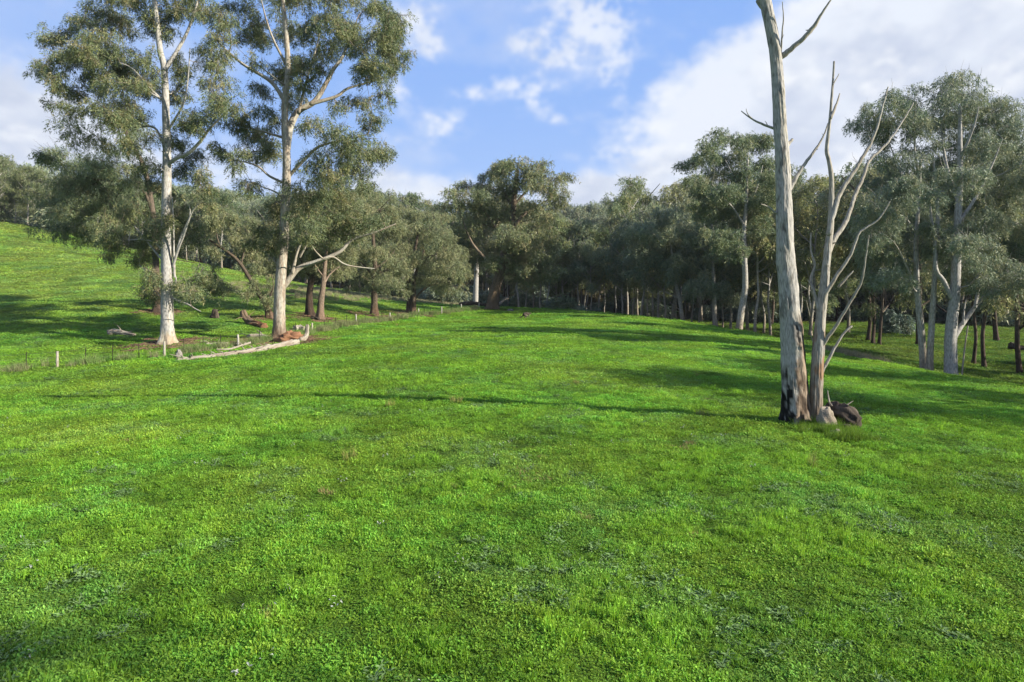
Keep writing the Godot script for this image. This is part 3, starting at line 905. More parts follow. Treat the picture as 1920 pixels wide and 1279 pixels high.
func right_gums() -> void:
	measured("gum_tree", "twin-stemmed gum with two thin crossing trunks, left of the stout pale-trunked gum", 1738, 692, 56.5, [
			[0.3, 0.1, 1735, 692, 1727, 615, 1720, 545, 1718, 465, 1722, 385, 1726, 300], [0.27, 0.09, 1741, 691, 1747, 610, 1752, 530, 1756, 450, 1758, 385, 1750, 300],
		], [
			[0.1, 0.03, 1720, 545, 1700, 500, 1680, 460, 1660, 440], [0.1, 0.03, 1754, 480, 1738, 465, 1716, 458], [0.12, 0.03, 1722, 400, 1700, 350, 1680, 300, 1664, 260], [0.12, 0.03, 1725, 340, 1715, 280, 1720, 230], [0.1, 0.03, 1720, 440, 1690, 400, 1660, 390],
		], [
			1664, 209, 32, 22, 1627, 233, 26, 28, 1697, 181, 34, 20, 1735, 214, 36, 20, 1711, 228, 30, 20, 1650, 255, 28, 20, 1702, 308, 36, 18, 1725, 345, 36, 22, 1688, 364, 36, 20, 1655, 345, 26, 18, 1664, 402, 42, 22, 1720, 402, 36, 22, 1650, 448, 36, 20, 1697, 444, 34, 22, 1641, 477, 32, 18, 1688, 486, 32, 16, 1730, 450, 32, 22, 1680, 330, 32, 18, 1672, 518, 28, 14, 1630, 430, 24, 22, 1722, 275, 24, 16,
		], {"bark": FOREST_GUM, "deep": 4.5, "per_clump": 130.0, "satellites": 1.0, "plump": 1.35, "palette": "cool", "litter": 1.6, "clear": 8.0, "apart": 0.7})
	measured("gum_tree", "stout pale-trunked gum with a forked right limb under a broad domed crown", 1785, 699, 55, [
			[0.48, 0.12, 1784, 699, 1783, 625, 1790, 560, 1793, 500, 1796, 420, 1800, 340, 1800, 260, 1800, 200],
		], [
			[0.2, 0.06, 1785, 560, 1768, 525, 1755, 505, 1753, 448, 1746, 405, 1742, 350], [0.22, 0.05, 1788, 635, 1802, 612, 1828, 576, 1850, 552, 1880, 530, 1908, 514], [0.15, 0.04, 1828, 576, 1837, 532, 1846, 488, 1850, 440], [0.1, 0.03, 1806, 608, 1808, 580, 1812, 560],
			[0.16, 0.04, 1796, 420, 1830, 370, 1860, 310, 1880, 260], [0.15, 0.04, 1798, 380, 1775, 310, 1765, 240, 1763, 190], [0.13, 0.04, 1800, 300, 1825, 240, 1835, 200],
		], [
			1763, 167, 42, 18, 1819, 176, 42, 20, 1866, 209, 36, 22, 1894, 237, 30, 26, 1800, 228, 40, 22, 1838, 251, 32, 20, 1770, 205, 32, 18, 1908, 275, 26, 26, 1763, 308, 36, 18, 1800, 326, 36, 22, 1852, 308, 36, 20, 1899, 317, 32, 22, 1772, 355, 40, 22, 1828, 364, 40, 26, 1885, 364, 36, 22,
			1781, 402, 36, 22, 1847, 411, 40, 26, 1903, 420, 32, 26, 1763, 448, 32, 20, 1828, 462, 36, 22, 1894, 467, 32, 22, 1875, 505, 34, 15, 1913, 533, 26, 18, 1940, 300, 40, 40, 1950, 380, 40, 40, 1955, 460, 40, 36, 1800, 270, 26, 16, 1865, 270, 26, 18, 1780, 490, 24, 16, 1850, 520, 26, 14,
		], {"bark": WHITE_GUM.merged({"low": Color(0.4, 0.35, 0.29), "high": Color(0.62, 0.6, 0.56), "patch": Color(0.36, 0.31, 0.255)}, true), "deep": 5.5, "per_clump": 130.0, "satellites": 1.0, "plump": 1.35, "palette": "cool", "litter": 1.6, "clear": 6.0, "sides": 24})
	var prop := line_from([0.07, 0.05, 1801, 700, 1808, 660, 1815, 612], on_ground(1801, 700, 54.5), 54.5, 0.0, 0.1, true)
	single("fallen_bough", tube_mesh(prop[0], prop[1], 8, GREY_WOOD), M.dead_wood, "thin pale bough leaning against the stout pale-trunked gum", "branch", on_ground(1801, 700, 54.5))

func dead_tree(label: String, bx: float, by: float, d: float, trunk: Array, boughs: Array, bark: Dictionary, char: bool, taper: float) -> void:
	rng.seed = hash(label)
	var base := on_ground(bx, by, d)
	var tree := thing("dead_tree", label, "tree", base)
	var t := line_from(trunk, base, d, 0.0, 0.1, true, taper)
	var a := Acc.new()
	var s := curve_through(t[0], t[1], 0.09)
	tube(a, s[0], s[1], 48, bark, 0.09, 0.14 if char else 0.07, true)
	var hide := Color(0.012, 0.011, 0.011)
	for k in a.v.size():
		var p := a.v[k]
		# brown bark still clings to the right of the foot, the left of it is charred
		var q := fine_noise.get_noise_3d(p.x * 6.0, p.y * 2.6, p.z * 6.0) + 0.5 * bark_noise.get_noise_3d(p.x * 11.0, p.y * 7.0, p.z * 11.0)
		var axis: Vector3 = s[0][mini(int(p.y / 0.09), s[0].size() - 1)] if p.y > 0 else s[0][0]
		var side := (p.x - axis.x) / maxf(trunk[0], 0.1)
		if char:
			var streak := bark_noise.get_noise_3d(p.x * 34.0, p.y * 7.0, p.z * 34.0)
			var bare := smoothstep(0.1, -0.14, side + q * 0.7 + maxf(0.0, 1.9 - p.y) * 0.28)
			bare = maxf(bare, smoothstep(2.6, 3.6, p.y + q * 1.6))
			var rind := Color(0.10, 0.07, 0.05).lerp(Color(0.34, 0.275, 0.215), clampf(0.48 + streak * 2.2 + q * 0.4, 0, 1))
			var c := vc(rind).lerp(vc(Color(0.45, 0.435, 0.405) * (1.0 + 0.25 * q)), bare)
			var burnt := smoothstep(-0.68, -0.86, side + q * 0.7 + streak * 0.75) * smoothstep(2.0, 1.0, p.y + q)
			burnt = maxf(burnt, smoothstep(0.2, 0.27, q + streak * 0.2) * smoothstep(1.9, 2.3, p.y) * smoothstep(4.2, 3.2, p.y) * smoothstep(-0.3, 0.1, side))
			burnt = maxf(burnt, smoothstep(0.27, 0.32, fine_noise.get_noise_3d(p.x * 9.0 + 7.0, p.y * 3.0, p.z * 9.0)) * 0.5)
			a.c[k] = c.lerp(vc(hide), burnt)
			# the bark stands proud of the bare wood and is furrowed
			a.v[k] += (p - axis) * Vector3(1, 0, 1) / maxf(trunk[0], 0.1) * (0.035 + 0.06 * streak) * (1.0 - bare)
		else:
			var torn := smoothstep(0.12, 0.3, q) * smoothstep(0.6, 1.4, p.y)
			a.c[k] = a.c[k].lerp(vc(Color(0.3, 0.2, 0.135)), torn * smoothstep(4.5, 2.0, p.y))
	put_mesh("trunk", a.smooth(), M.dead_wood, tree)
	for b in boughs:
		var l := line_from(b, base, d, 0.0, 0.35, false)
		var e := Acc.new()
		var f := curve_through(l[0], l[1], 0.14)
		for k in f[0].size():      # the small crooks of dead wood
			var bend_by: float = 0.3 * f[1][k] + 0.012
			f[0][k] += Vector3(bark_noise.get_noise_2d(k * 9.0, bx), bark_noise.get_noise_2d(k * 9.0, bx + 90.0), bark_noise.get_noise_2d(k * 9.0, bx + 190.0)) * bend_by * minf(1.0, k * 0.3)
		tube(e, f[0], f[1], 12, {"low": bark.high, "high": bark.high, "patch": bark.patch, "much": 0.42}, 0.1)
		# broken stubs along it
		for k in range(3, f[0].size() - 2, 4):
			if rng.randf() < 0.4:
				var w: Vector3 = (rand_unit() + Vector3(0, 0.6, 0)).normalized()
				var l2: float = rng.randf_range(0.08, 0.3)
				var q: Vector3 = f[0][k]
				tube(e, PackedVector3Array([q, q + w * l2 * 0.6, q + w * l2 + rand_unit() * 0.04]), PackedFloat32Array([f[1][k] * 0.45, f[1][k] * 0.3, 0.006]), 6, {"low": bark.high, "high": bark.patch, "h0": 0.0, "h1": 20.0}, 0.1)
		put_mesh("branch", e.smooth(), M.dead_wood, tree)

func dead_trees() -> void:
	dead_tree("dead white trunk with charred foot and a few bare boughs, tallest bare tree", 1493, 791, 24, [0.46, 0.185, 1494, 791, 1489, 730, 1483, 605, 1473, 470, 1469, 336, 1461, 202, 1454, 100, 1437, 10, 1426, -45, 1416, -95],
		[[0.11, 0.025, 1460, 108, 1472, 101, 1501, 77, 1525, 50, 1542, 24, 1558, 0], [0.05, 0.02, 1512, 68, 1530, 48, 1541, 26], [0.035, 0.012, 1464, 100, 1467, 60, 1469, 30, 1467, 3], [0.05, 0.015, 1458, 243, 1427, 232, 1408, 222, 1390, 208], [0.022, 0.01, 1410, 222, 1402, 214, 1399, 204],
		[0.085, 0.02, 1474, 362, 1486, 346, 1501, 319, 1522, 290, 1535, 272, 1545, 254, 1553, 231], [0.05, 0.02, 1472, 408, 1451, 397, 1440, 388, 1427, 383], [0.07, 0.05, 1472, 280, 1480, 268, 1486, 262], [0.1, 0.06, 1440, 24, 1428, 12, 1420, 2]], DEAD_WHITE, true, 2.2)
	dead_tree("slender many-branched dead tree standing close right of the dead white trunk", 1529, 778, 23.7, [0.235, 0.03, 1529, 778, 1532, 706, 1535, 645, 1540, 590, 1545, 538, 1552, 470, 1558, 410, 1559, 336, 1554, 300, 1550, 282, 1554, 245, 1557, 215, 1562, 150, 1564, 115],
		[[0.06, 0.02, 1557, 222, 1567, 200, 1575, 175], [0.03, 0.012, 1562, 158, 1568, 148, 1574, 138], [0.1, 0.02, 1554, 440, 1562, 403, 1579, 356, 1609, 309, 1636, 262, 1652, 212, 1665, 163], [0.1, 0.018, 1549, 500, 1558, 462, 1585, 417, 1602, 370, 1620, 330, 1629, 303, 1663, 269, 1696, 222, 1713, 193],
		[0.075, 0.015, 1541, 580, 1548, 552, 1569, 518, 1595, 477, 1608, 442, 1620, 430, 1649, 410, 1669, 377], [0.075, 0.02, 1538, 600, 1534, 576, 1521, 526, 1528, 498, 1520, 471, 1521, 437], [0.03, 0.012, 1524, 545, 1518, 530, 1515, 524], [0.065, 0.018, 1538, 655, 1550, 636, 1572, 605, 1595, 565, 1616, 525, 1626, 464, 1629, 442],
		[0.07, 0.03, 1534, 715, 1545, 690, 1562, 659, 1582, 625, 1597, 612], [0.02, 0.01, 1532, 660, 1524, 640, 1519, 618], [0.05, 0.02, 1572, 538, 1585, 524, 1600, 508]], DEAD_GREY, false, 1.35)
	rng.seed = 77
	var at := on_ground(892, 584, 124)
	var st := thing("stump", "tall white bare stump without branches, left of the big spreading gum", "tree stump", at)
	var l := line_from([0.53, 0.38, 891, 588, 892, 550, 893, 520, 894, 494], at, 124, 0.0, 0.0, true)
	var a := Acc.new()
	var s := curve_through(l[0], l[1], 0.35)
	tube(a, s[0], s[1], 18, {"low": Color(0.72, 0.71, 0.69), "high": Color(0.78, 0.77, 0.75), "patch": Color(0.62, 0.6, 0.57), "much": 0.3}, 0.06, 0.1, true)
	put_mesh("trunk", a.smooth(), M.dead_wood, st)
	put_mesh("branch", tube_mesh(PackedVector3Array([l[0][3] - Vector3(0, 0.3, 0), l[0][3] + Vector3(0.1, 0.4, 0), l[0][3] + Vector3(0.25, 1.0, 0.1)]), PackedFloat32Array([0.16, 0.12, 0.05]), 8, GREY_WOOD), M.dead_wood, st)

# ---------------------------------------------------------------- the woods

func forest_proto(seed_: int, h: float, kind: int, dense := 1.0) -> Node3D:
	rng.seed = seed_
	var o := Node3D.new()
	o.name = "gum_tree"
	var lean := Vector3(rng.randf_range(-0.045, 0.045), 0, rng.randf_range(-0.045, 0.045))
	var top := h * rng.randf_range(0.82, 0.9)
	var pts := PackedVector3Array()
	var rad := PackedFloat32Array()
	var r0 := h * rng.randf_range(0.0095, 0.014)
	for k in 7:
		var t := k / 6.0
		pts.append(Vector3(lean.x * top * t + rng.randf_range(-0.25, 0.25) * minf(k, 1), -0.3 if k == 0 else top * t, lean.z * top * t + rng.randf_range(-0.25, 0.25) * minf(k, 1)))
		rad.append(lerpf(r0, r0 * 0.25, t))
	var limbs := []
	var clumps := []
	var low: float = [0.36, 0.27, 0.12, 0.5][kind]
	var wide: float = [0.24, 0.28, 0.3, 0.2][kind] * h
	var many: int = [21, 25, 32, 17][kind]
	for k in many:
		var t := pow((k + rng.randf()) / many, 0.8)
		var y := lerpf(low, 0.97, t) * h
		var girth: float = wide * (0.55 + 0.6 * sin(PI * clampf(t * 0.85 + 0.12, 0, 1))) * sqrt(rng.randf_range(0.05, 1.0)) * (1.0 - 0.45 * pow(t, 3.0))
		var g := rng.randf() * TAU
		var size := h * rng.randf_range(0.05, 0.105)
		clumps.append([Vector3(cos(g) * girth + lean.x * y, y, sin(g) * girth + lean.z * y), Vector3(size, size * 0.72, size)])
	for k in 7:
		var t := lerpf(low - 0.06, 0.8, k / 6.0)
		var g := rng.randf() * TAU
		var d := Vector3(cos(g), 0, sin(g))
		var y := t * h
		var c := Vector3(lean.x * y, y, lean.z * y)
		limbs.append([PackedVector3Array([c, c + d * wide * 0.3 + Vector3(0, h * 0.06, 0), c + d * wide * 0.65 + Vector3(0, h * 0.15, 0)]), PackedFloat32Array([r0 * 0.55, r0 * 0.42, r0 * 0.22])])
	grow(o, [[pts, rad]], limbs, clumps, {
		"bark": [FOREST_GUM, DARK_GUM, FOREST_GUM, PINK_GUM][seed_ % 4] if kind < 3 else FOREST_GUM, "sides": 10, "step": 1.2, "flare": 0.12, "leaf": "far", "per_clump": 33.0 * dense, "clear": h * low * 0.8,
		"palette": ["cool", "khaki", "olive", "green", "grey"][seed_ % 5],
	})
	return o

func shrub_proto(seed_: int) -> Node3D:
	rng.seed = seed_
	var o := Node3D.new()
	o.name = "shrub"
	var clumps := []
	for k in 12:
		var g := rng.randf() * TAU
		var r := rng.randf_range(0.2, 1.5)
		clumps.append([Vector3(cos(g) * r, rng.randf_range(0.6, 2.9 - r * 0.7), sin(g) * r), Vector3(0.75, 0.6, 0.75)])
	grow(o, [[PackedVector3Array([Vector3(0, -0.2, 0), Vector3(0.1, 0.6, 0), Vector3(0, 1.4, 0.1)]), PackedFloat32Array([0.09, 0.06, 0.03])]], [], clumps,
		{"bark": DARK_GUM, "sides": 7, "flare": 0.03, "leaf": "far", "per_clump": 60.0, "clear": 0.2, "subs": 4, "palette": ["blue", "green", "cool"][seed_ % 3]})
	return o

func skyline(x: float) -> float:      # height of the woods' upper edge in the photograph, by column
	var at := [-200, 290, 0, 287, 60, 300, 130, 335, 420, 352, 480, 362, 690, 352, 760, 348, 815, 378, 845, 395, 900, 370, 1060, 342, 1085, 372, 1100, 392, 1145, 385, 1165, 335, 1190, 326, 1240, 352, 1290, 335, 1400, 292, 1480, 276, 1560, 284, 1600, 272, 1700, 240, 1920, 225, 2400, 230]
	for k in range(0, at.size() - 2, 2):
		if x < at[k + 2]:
			return lerpf(at[k + 1], at[k + 3], clampf((x - at[k]) / (at[k + 2] - at[k]), 0, 1))
	return 230.0

var wood_places: Array = []     # [position, height, row]

func too_close(p: Vector3, gap: float) -> bool:
	for w in wood_places:
		if Vector2(w[0].x - p.x, w[0].z - p.z).length() < gap:
			return true
	return false

func add_wood(p: Vector3, drop: float, row: int) -> void:
	var c := column_of(p)
	var d := -(lens_axes.transposed() * (p - EYE)).z
	var top := unproject(c, skyline(c) + drop, d).y
	wood_places.append([p, clampf(top - p.y, 9.0, 33.0), row])

func forest() -> void:
	var protos: Array[Node3D] = []
	for k in 10:
		protos.append(forest_proto(500 + k, 20.0, [0, 1, 2, 3, 1, 2, 0, 3, 2, 0][k]))
	var slim := [3, 7, 0, 6]
	var dark := [1, 9]
	rng.seed = 4242
	# stems that can be told apart along the edge of the wood
	for e in [[973, 137], [986, 139], [1026, 136], [1059, 140], [1084, 138], [1109, 134], [1122, 137], [1153, 134], [1166, 129], [1187, 132], [1203, 125], [1236, 120], [1247, 118], [1416, 104], [1519, 112], [1628, 104], [1637, 100], [1649, 98], [1722, 98], [1826, 78], [1848, 74], [1915, 70], [1870, 108], [1470, 116], [1445, 110], [1000, 143], [1013, 138], [1040, 143], [1072, 144], [1096, 139], [1134, 139], [1176, 137], [1196, 138], [1214, 131], [1226, 127], [1260, 124], [1298, 122], [1312, 118], [1355, 119], [1369, 114], [1402, 118], [1432, 116], [1502, 122], [1590, 118]]:
		add_wood(on_ground(e[0], 600, e[1]), rng.randf_range(25, 130), 0)
	# deeper rows, right of the white stump
	for k in 2000:
		if wood_places.size() >= 140:
			break
		var c := rng.randf_range(800, 2080) if k % 5 else rng.randf_range(2080, 2600)
		var d := rng.randf_range(140, 205) if c < 1300 else rng.randf_range(138, 205)
		var p := on_ground(c, 600, d)
		if too_close(p, 6.0):
			continue
		add_wood(p, pow(rng.randf(), 1.6) * 130.0, 1)
	# the dark band along the hill's top on the left
	for k in 26:
		add_wood(on_ground(-90 + k * 21 + rng.randf_range(-7, 7), 460, rng.randf_range(143, 151)), rng.randf_range(0, 45), 2)
	# beyond the hill on the left
	for k in 2000:
		if wood_places.size() >= 245:
			break
		var c := rng.randf_range(-170, 850) if k % 8 else rng.randf_range(-500, -170)
		var d := rng.randf_range(141, 196)
		if c > 640:
			d = rng.randf_range(136, 196)
		var p := on_ground(c, 500, d)
		if too_close(p, 5.0):
			continue
		add_wood(p, pow(rng.randf(), 1.6) * 90.0, 2)
	wood_places.sort_custom(func(a, b): return column_of(a[0]) < column_of(b[0]))
	var counts := {}
	for n in wood_places.size():
		var w: Array = wood_places[n]
		var p: Vector3 = w[0]
		var c := column_of(p)
		var src := protos[rng.randi() % protos.size()] if w[2] == 1 or (w[2] == 2 and -p.z > 154.0) else protos[dark[rng.randi() % 2]] if c > 1610 else protos[slim[rng.randi() % slim.size()]]
		var t: Node3D = src.duplicate()
		t.name = numbered("gum_tree")
		add_child(t, true)
		t.position = p
		t.rotation.y = rng.randf() * TAU
		var s: float = w[1] / 20.0
		t.scale = Vector3(s * rng.randf_range(0.85, 1.1), s, s * rng.randf_range(0.85, 1.1))
		t.get_node("crown").material_override = [M.leaf_wood, M.leaf_dark, M.leaf_wood, M.leaf_pale, M.leaf_dark][rng.randi() % 5] if w[2] < 2 else ([M.leaf_dark, M.leaf_dark, M.leaf][rng.randi() % 3] if c > 430 or -p.z > 154 else M.leaf_dark)
		t.set_meta("category", "tree")
		var place := ""
		for e in [[150, "above the hill's far left edge"], [430, "behind the tall white-trunked gum"], [640, "behind the grey-trunked spreading gum"], [860, "behind the rounded gums along the fence"], [1060, "behind the big brown-trunked gum"], [1290, "on the crest's wood edge"], [1462, "left of the dead white trunk"], [1600, "seen past the two dead trees"], [99999, "in the shaded valley at right"]]:
			if c < e[0]:
				place = e[1]
				break
		var near := -p.z < 150.0
		var row := "nearer" if -p.z < (132.0 if c > 860 else 152.0) else "middle" if -p.z < 168 else "rearmost"
		var key := row + place
		counts[key] = counts.get(key, 0) + 1
		var inside := c > -30 and c < 1950
		t.set_meta("label", "%s gum, %s from left, %s rows %s" % [["slender", "slender", "tall"][int(s * 20) % 3], ordinal(counts[key]), row, place])
		t.set_meta("group", "gums of the wood behind the paddock")
	for o in protos:
		o.free()
	# shrubs that close the wood at eye height
	var bushes: Array[Node3D] = []
	for k in 3:
		bushes.append(shrub_proto(900 + k))
	rng.seed = 99
	var spots := [[1060, 575, 120, 1.3], [1085, 577, 122, 1.0], [1035, 575, 122, 1.0], [848, 572, 132, 1.3], [826, 570, 133, 1.2], [868, 572, 134, 1.0], [806, 569, 134, 1.0], [1115, 582, 122, 0.8], [1680, 620, 118, 1.5]]
	for k in 86:
		var c := rng.randf_range(780, 2000) if k < 56 else rng.randf_range(-60, 820)
		spots.append([c, 590, rng.randf_range(142, 190), rng.randf_range(0.9, 2.1)])
	var nth := {}
	spots.sort_custom(func(a, b): return a[0] < b[0])
	for e in spots:
		var src := bushes[rng.randi() % 3]
		var t: Node3D = src.duplicate()
		t.name = numbered("shrub")
		add_child(t, true)
		t.position = on_ground(e[0], e[1], e[2])
		t.rotation.y = rng.randf() * TAU
		t.scale = Vector3(e[3] * 1.15, e[3], e[3] * 1.15)
		t.set_meta("category", "shrub")
		t.set_meta("group", "dark shrubs under the wood")
		var where := "at the wood's sunny edge" if e[2] < 136 else "deep under the wood"
		var side := "left of the white stump" if e[0] < 892 else "right of the big brown-trunked gum" if e[0] < 1462 else "right of the dead trees"
		var key: String = where + side
		nth[key] = nth.get(key, 0) + 1
		t.set_meta("label", "dark shrub %s, %s, %s from left" % [where, side, ordinal(nth[key])])
	for o in bushes:
		o.free()

func ordinal(n: int) -> String:
	var words := ["first", "second", "third", "fourth", "fifth", "sixth", "seventh", "eighth", "ninth", "tenth", "eleventh", "twelfth", "thirteenth", "fourteenth", "fifteenth", "sixteenth", "seventeenth", "eighteenth", "nineteenth", "twentieth"]
	if n <= 20:
		return words[n - 1]
	if n % 10 == 0:
		return ["thirtieth", "fortieth", "fiftieth"][n / 10 - 3]
	return ["twenty", "thirty", "forty", "fifty"][n / 10 - 2] + "-" + words[n % 10 - 1]

func far_wood() -> void:
	# trees of the hills behind, too far off to tell apart
	rng.seed = 31
	var a := Acc.new()
	var b := Acc.new()
	for k in 9:
		hang(b, Vector3(rng.randf_range(-2.4, 2.4), rng.randf_range(7, 13), rng.randf_range(-2.4, 2.4)), Vector3(2.2, 1.6, 2.2), 34, "far", "cool", 1.8)
	tube(a, PackedVector3Array([Vector3(0, -0.5, 0), Vector3(0.2, 5, 0), Vector3(0, 10, 0)]), PackedFloat32Array([0.25, 0.2, 0.1]), 5, FOREST_GUM, 0.0)
	for k in range(0, a.i.size()):
		b.v.append(a.v[a.i[k]])
		b.c.append(a.c[a.i[k]])
	var places := []
	var tints := PackedColorArray()
	for k in 3800:
		var d := rng.randf_range(200, 470)
		var c := rng.randf_range(-700, 2700)
		var x := (c - 960) / FOCAL * d
		var z := -d
		var s := rng.randf_range(0.8, 1.35)
		places.append(Transform3D(Basis(Vector3.UP, rng.randf() * TAU).scaled(Vector3(s, s * rng.randf_range(0.9, 1.2), s)), Vector3(x, ground(x, z), z)))
		var f := rng.randf_range(0.6, 1.15)
		tints.append(Color(f, f, f * 0.95))
	stuff("distant_forest", b.flat(), M.leaf, places, tints, "hazy grey-green forest covering the hills behind the wood", "forest")

func shade_trees() -> void:
	# gums just outside the right edge of the picture, whose shadows lie across the paddock
	rng.seed = 808
	var protos: Array[Node3D] = []
	for k in 4:
		protos.append(forest_proto(700 + k, 20.0, [1, 2, 1, 3][k], 1.0 if k < 3 else 0.24))
	var n := 0
	for e in SHADE:
		var t: Node3D = protos[n % 3 if e.size() < 5 else 3].duplicate()
		t.name = numbered("gum_tree")
		add_child(t, true)
		t.position = Vector3(e[0], ground(e[0], e[1]), e[1])
		t.rotation.y = n * 1.3
		var s: float = e[2] / 20.0
		t.scale = Vector3(s * e[3], s, s * e[3])
		t.set_meta("category", "tree")
		t.set_meta("label", "gum standing out of view right of the paddock, %s from the camera" % ordinal(n + 1))
		n += 1
	for o in protos:
		o.free()

const SHADE := [[44.0, -24.0, 22.0, 1.1], [56.0, -31.0, 24.0, 1.1], [62.0, -50.0, 24.0, 1.2], [70.0, -66.0, 26.0, 1.2], [33.0, 5.5, 24.0, 1.0, 1], [47.0, 9.0, 26.0, 0.9]]

# ---------------------------------------------------------------- fence, logs, stones

func fence() -> void:
	rng.seed = 17
	var f := thing("fence", "low wire fence of pale wooden posts and dark steel pickets running up the paddock", "fence")
	var line := [[-140, 712, 42], [107, 692, 46], [308, 668, 49.5], [447, 652, 53.5], [585, 626, 64], [668, 613, 75], [731, 605, 84], [785, 597, 95], [828, 589, 99], [865, 583, 105], [898, 579, 110]]
	var posts: Array[Vector3] = []
	var tops: Array[Vector3] = []
	for e in line:
		posts.append(on_ground(e[0], e[1], e[2]))
	for k in posts.size():
		var p := posts[k]
		var lean := Vector3(rng.randf_range(-0.05, 0.05), 1, rng.randf_range(-0.05, 0.05))
		var h := rng.randf_range(0.98, 1.12)
		var r := 0.085
		var tone := rng.randf_range(0.9, 1.1)
		var o := put_mesh("wooden_post", tube_mesh(PackedVector3Array([Vector3(0, -0.2, 0), lean * h * 0.5, lean * h]), PackedFloat32Array([r, r, r * 0.92]), 9, {"low": Color(0.3, 0.26, 0.2), "high": Color(0.46 * tone, 0.43 * tone, 0.37 * tone), "h0": 0.0, "h1": 0.4}, 0.3, 0.06, 0.0, true), M.dead_wood, f)
		o.position = p
		tops.append(p + lean * h)
		if k == 0:
			continue
		var a := posts[k - 1]
		var n := 4
		for j in range(1, n):
			var q := a.lerp(p, float(j) / n)
			q.y = ground(q.x, q.z)
			var st := Acc.new()
			var l2 := Vector3(rng.randf_range(-0.04, 0.04), 1, rng.randf_range(-0.04, 0.04))
			tube(st, PackedVector3Array([Vector3(0, -0.2, 0), l2 * 0.6, l2 * 1.15]), PackedFloat32Array([0.03, 0.03, 0.028]), 3, {"low": Color(0.03, 0.026, 0.022), "high": Color(0.035, 0.03, 0.026)}, 0.0)
			put_mesh("steel_picket", st.smooth(), M.dead_wood, f).position = q
	for level in [0.35, 0.65, 0.95]:
		var pts := PackedVector3Array()
		var rad := PackedFloat32Array()
		for k in posts.size():
			pts.append(posts[k].lerp(tops[k], level) + Vector3(0, 0, 0.09))
			rad.append(0.005)
		var w := Acc.new()
		tube(w, pts, rad, 4, {"low": Color(0.1, 0.1, 0.1), "high": Color(0.1, 0.1, 0.1)}, 0.0)
		put_mesh("wire", w.smooth(), M.wire, f)

func log_thing(called: String, label: String, category: String, pts: Array, r0: float, r1: float, bark: Dictionary, twigs_ := 0, lift := 0.5, belly := 0.0) -> Node3D:
	# pts: photo column, row, depth of points along it; it lies on the ground
	rng.seed = hash(label)
	var base := on_ground(pts[0][0], pts[0][1], pts[0][2])
	var p := PackedVector3Array()
	var rad := PackedFloat32Array()
	for k in pts.size():
		var q := on_ground(pts[k][0], pts[k][1], pts[k][2])
		var t := float(k) / (pts.size() - 1)
		var r := lerpf(r0, r1, t) * (1.0 - belly * pow(absf(2.0 * t - 1.0), 3.0))
		q.y += r * lift + (pts[k][3] if pts[k].size() > 3 else 0.0)
		p.append(q - base)
		rad.append(r)
	var o := thing(called, label, category, base)
	var a := Acc.new()
	var s := curve_through(p, rad, 0.16)
	tube(a, s[0], s[1], 30, bark, 0.3, 0.0, true)
	put_mesh("trunk", a.smooth(), M.dead_wood, o)
	for k in twigs_:
		var at: Vector3 = s[0][rng.randi() % (s[0] as PackedVector3Array).size()]
		var d := Vector3(rng.randf_range(-1, 1), rng.randf_range(-0.05, 0.8), rng.randf_range(-0.6, 1)).normalized()
		var l := rng.randf_range(0.4, 1.6) * minf(1.0, r0 * 5.0)
		var e := Acc.new()
		tube(e, PackedVector3Array([at, at + d * l * 0.5 + rand_unit() * 0.1, at + d * l + rand_unit() * 0.2 + Vector3(0, -0.2 * l, 0)]), PackedFloat32Array([0.05, 0.035, 0.012]), 6, bark, 0.1)
		put_mesh("branch", e.smooth(), M.dead_wood, o)
	return o

func blob(seed_: int, size: Vector3, rough: float, tone: Dictionary) -> ArrayMesh:
	var a := Acc.new()
	var n := noise(seed_, 0.9, 4)
	var rows := 18
	var cols := 26
	for j in rows + 1:
		for k in cols:
			var th := PI * j / rows
			var ph := TAU * k / cols
			var d := Vector3(sin(th) * cos(ph), cos(th), sin(th) * sin(ph))
			var q := n.get_noise_3d(d.x * 1.3, d.y * 1.3, d.z * 1.3)
			var facet := n.get_noise_3d(d.x * 4.0 + 9.0, d.y * 4.0, d.z * 4.0)
			a.v.append(d * size * (1.0 + rough * (q * 1.1 + facet * 0.45)))
			var c: Color = (tone.low as Color).lerp(tone.high, clampf(0.5 + q * 1.4 + facet, 0, 1))
			a.c.append(vc(c))
	for j in rows:
		for k in cols:
			var p := j * cols + k
			var q := j * cols + (k + 1) % cols
			a.i.append_array(PackedInt32Array([p, q, p + cols, q, q + cols, p + cols]))
	return a.smooth()

func stone(label: String, x: float, y: float, d: float, size: Vector3, tone: Dictionary, called := "rock", category := "rock") -> void:
	var o := single(called, blob(hash(label) % 1000, size, 0.35, tone), M.stone, label, category, on_ground(x, y, d) + Vector3(0, size.y * 0.45, 0))
	o.rotation.y = x * 0.7

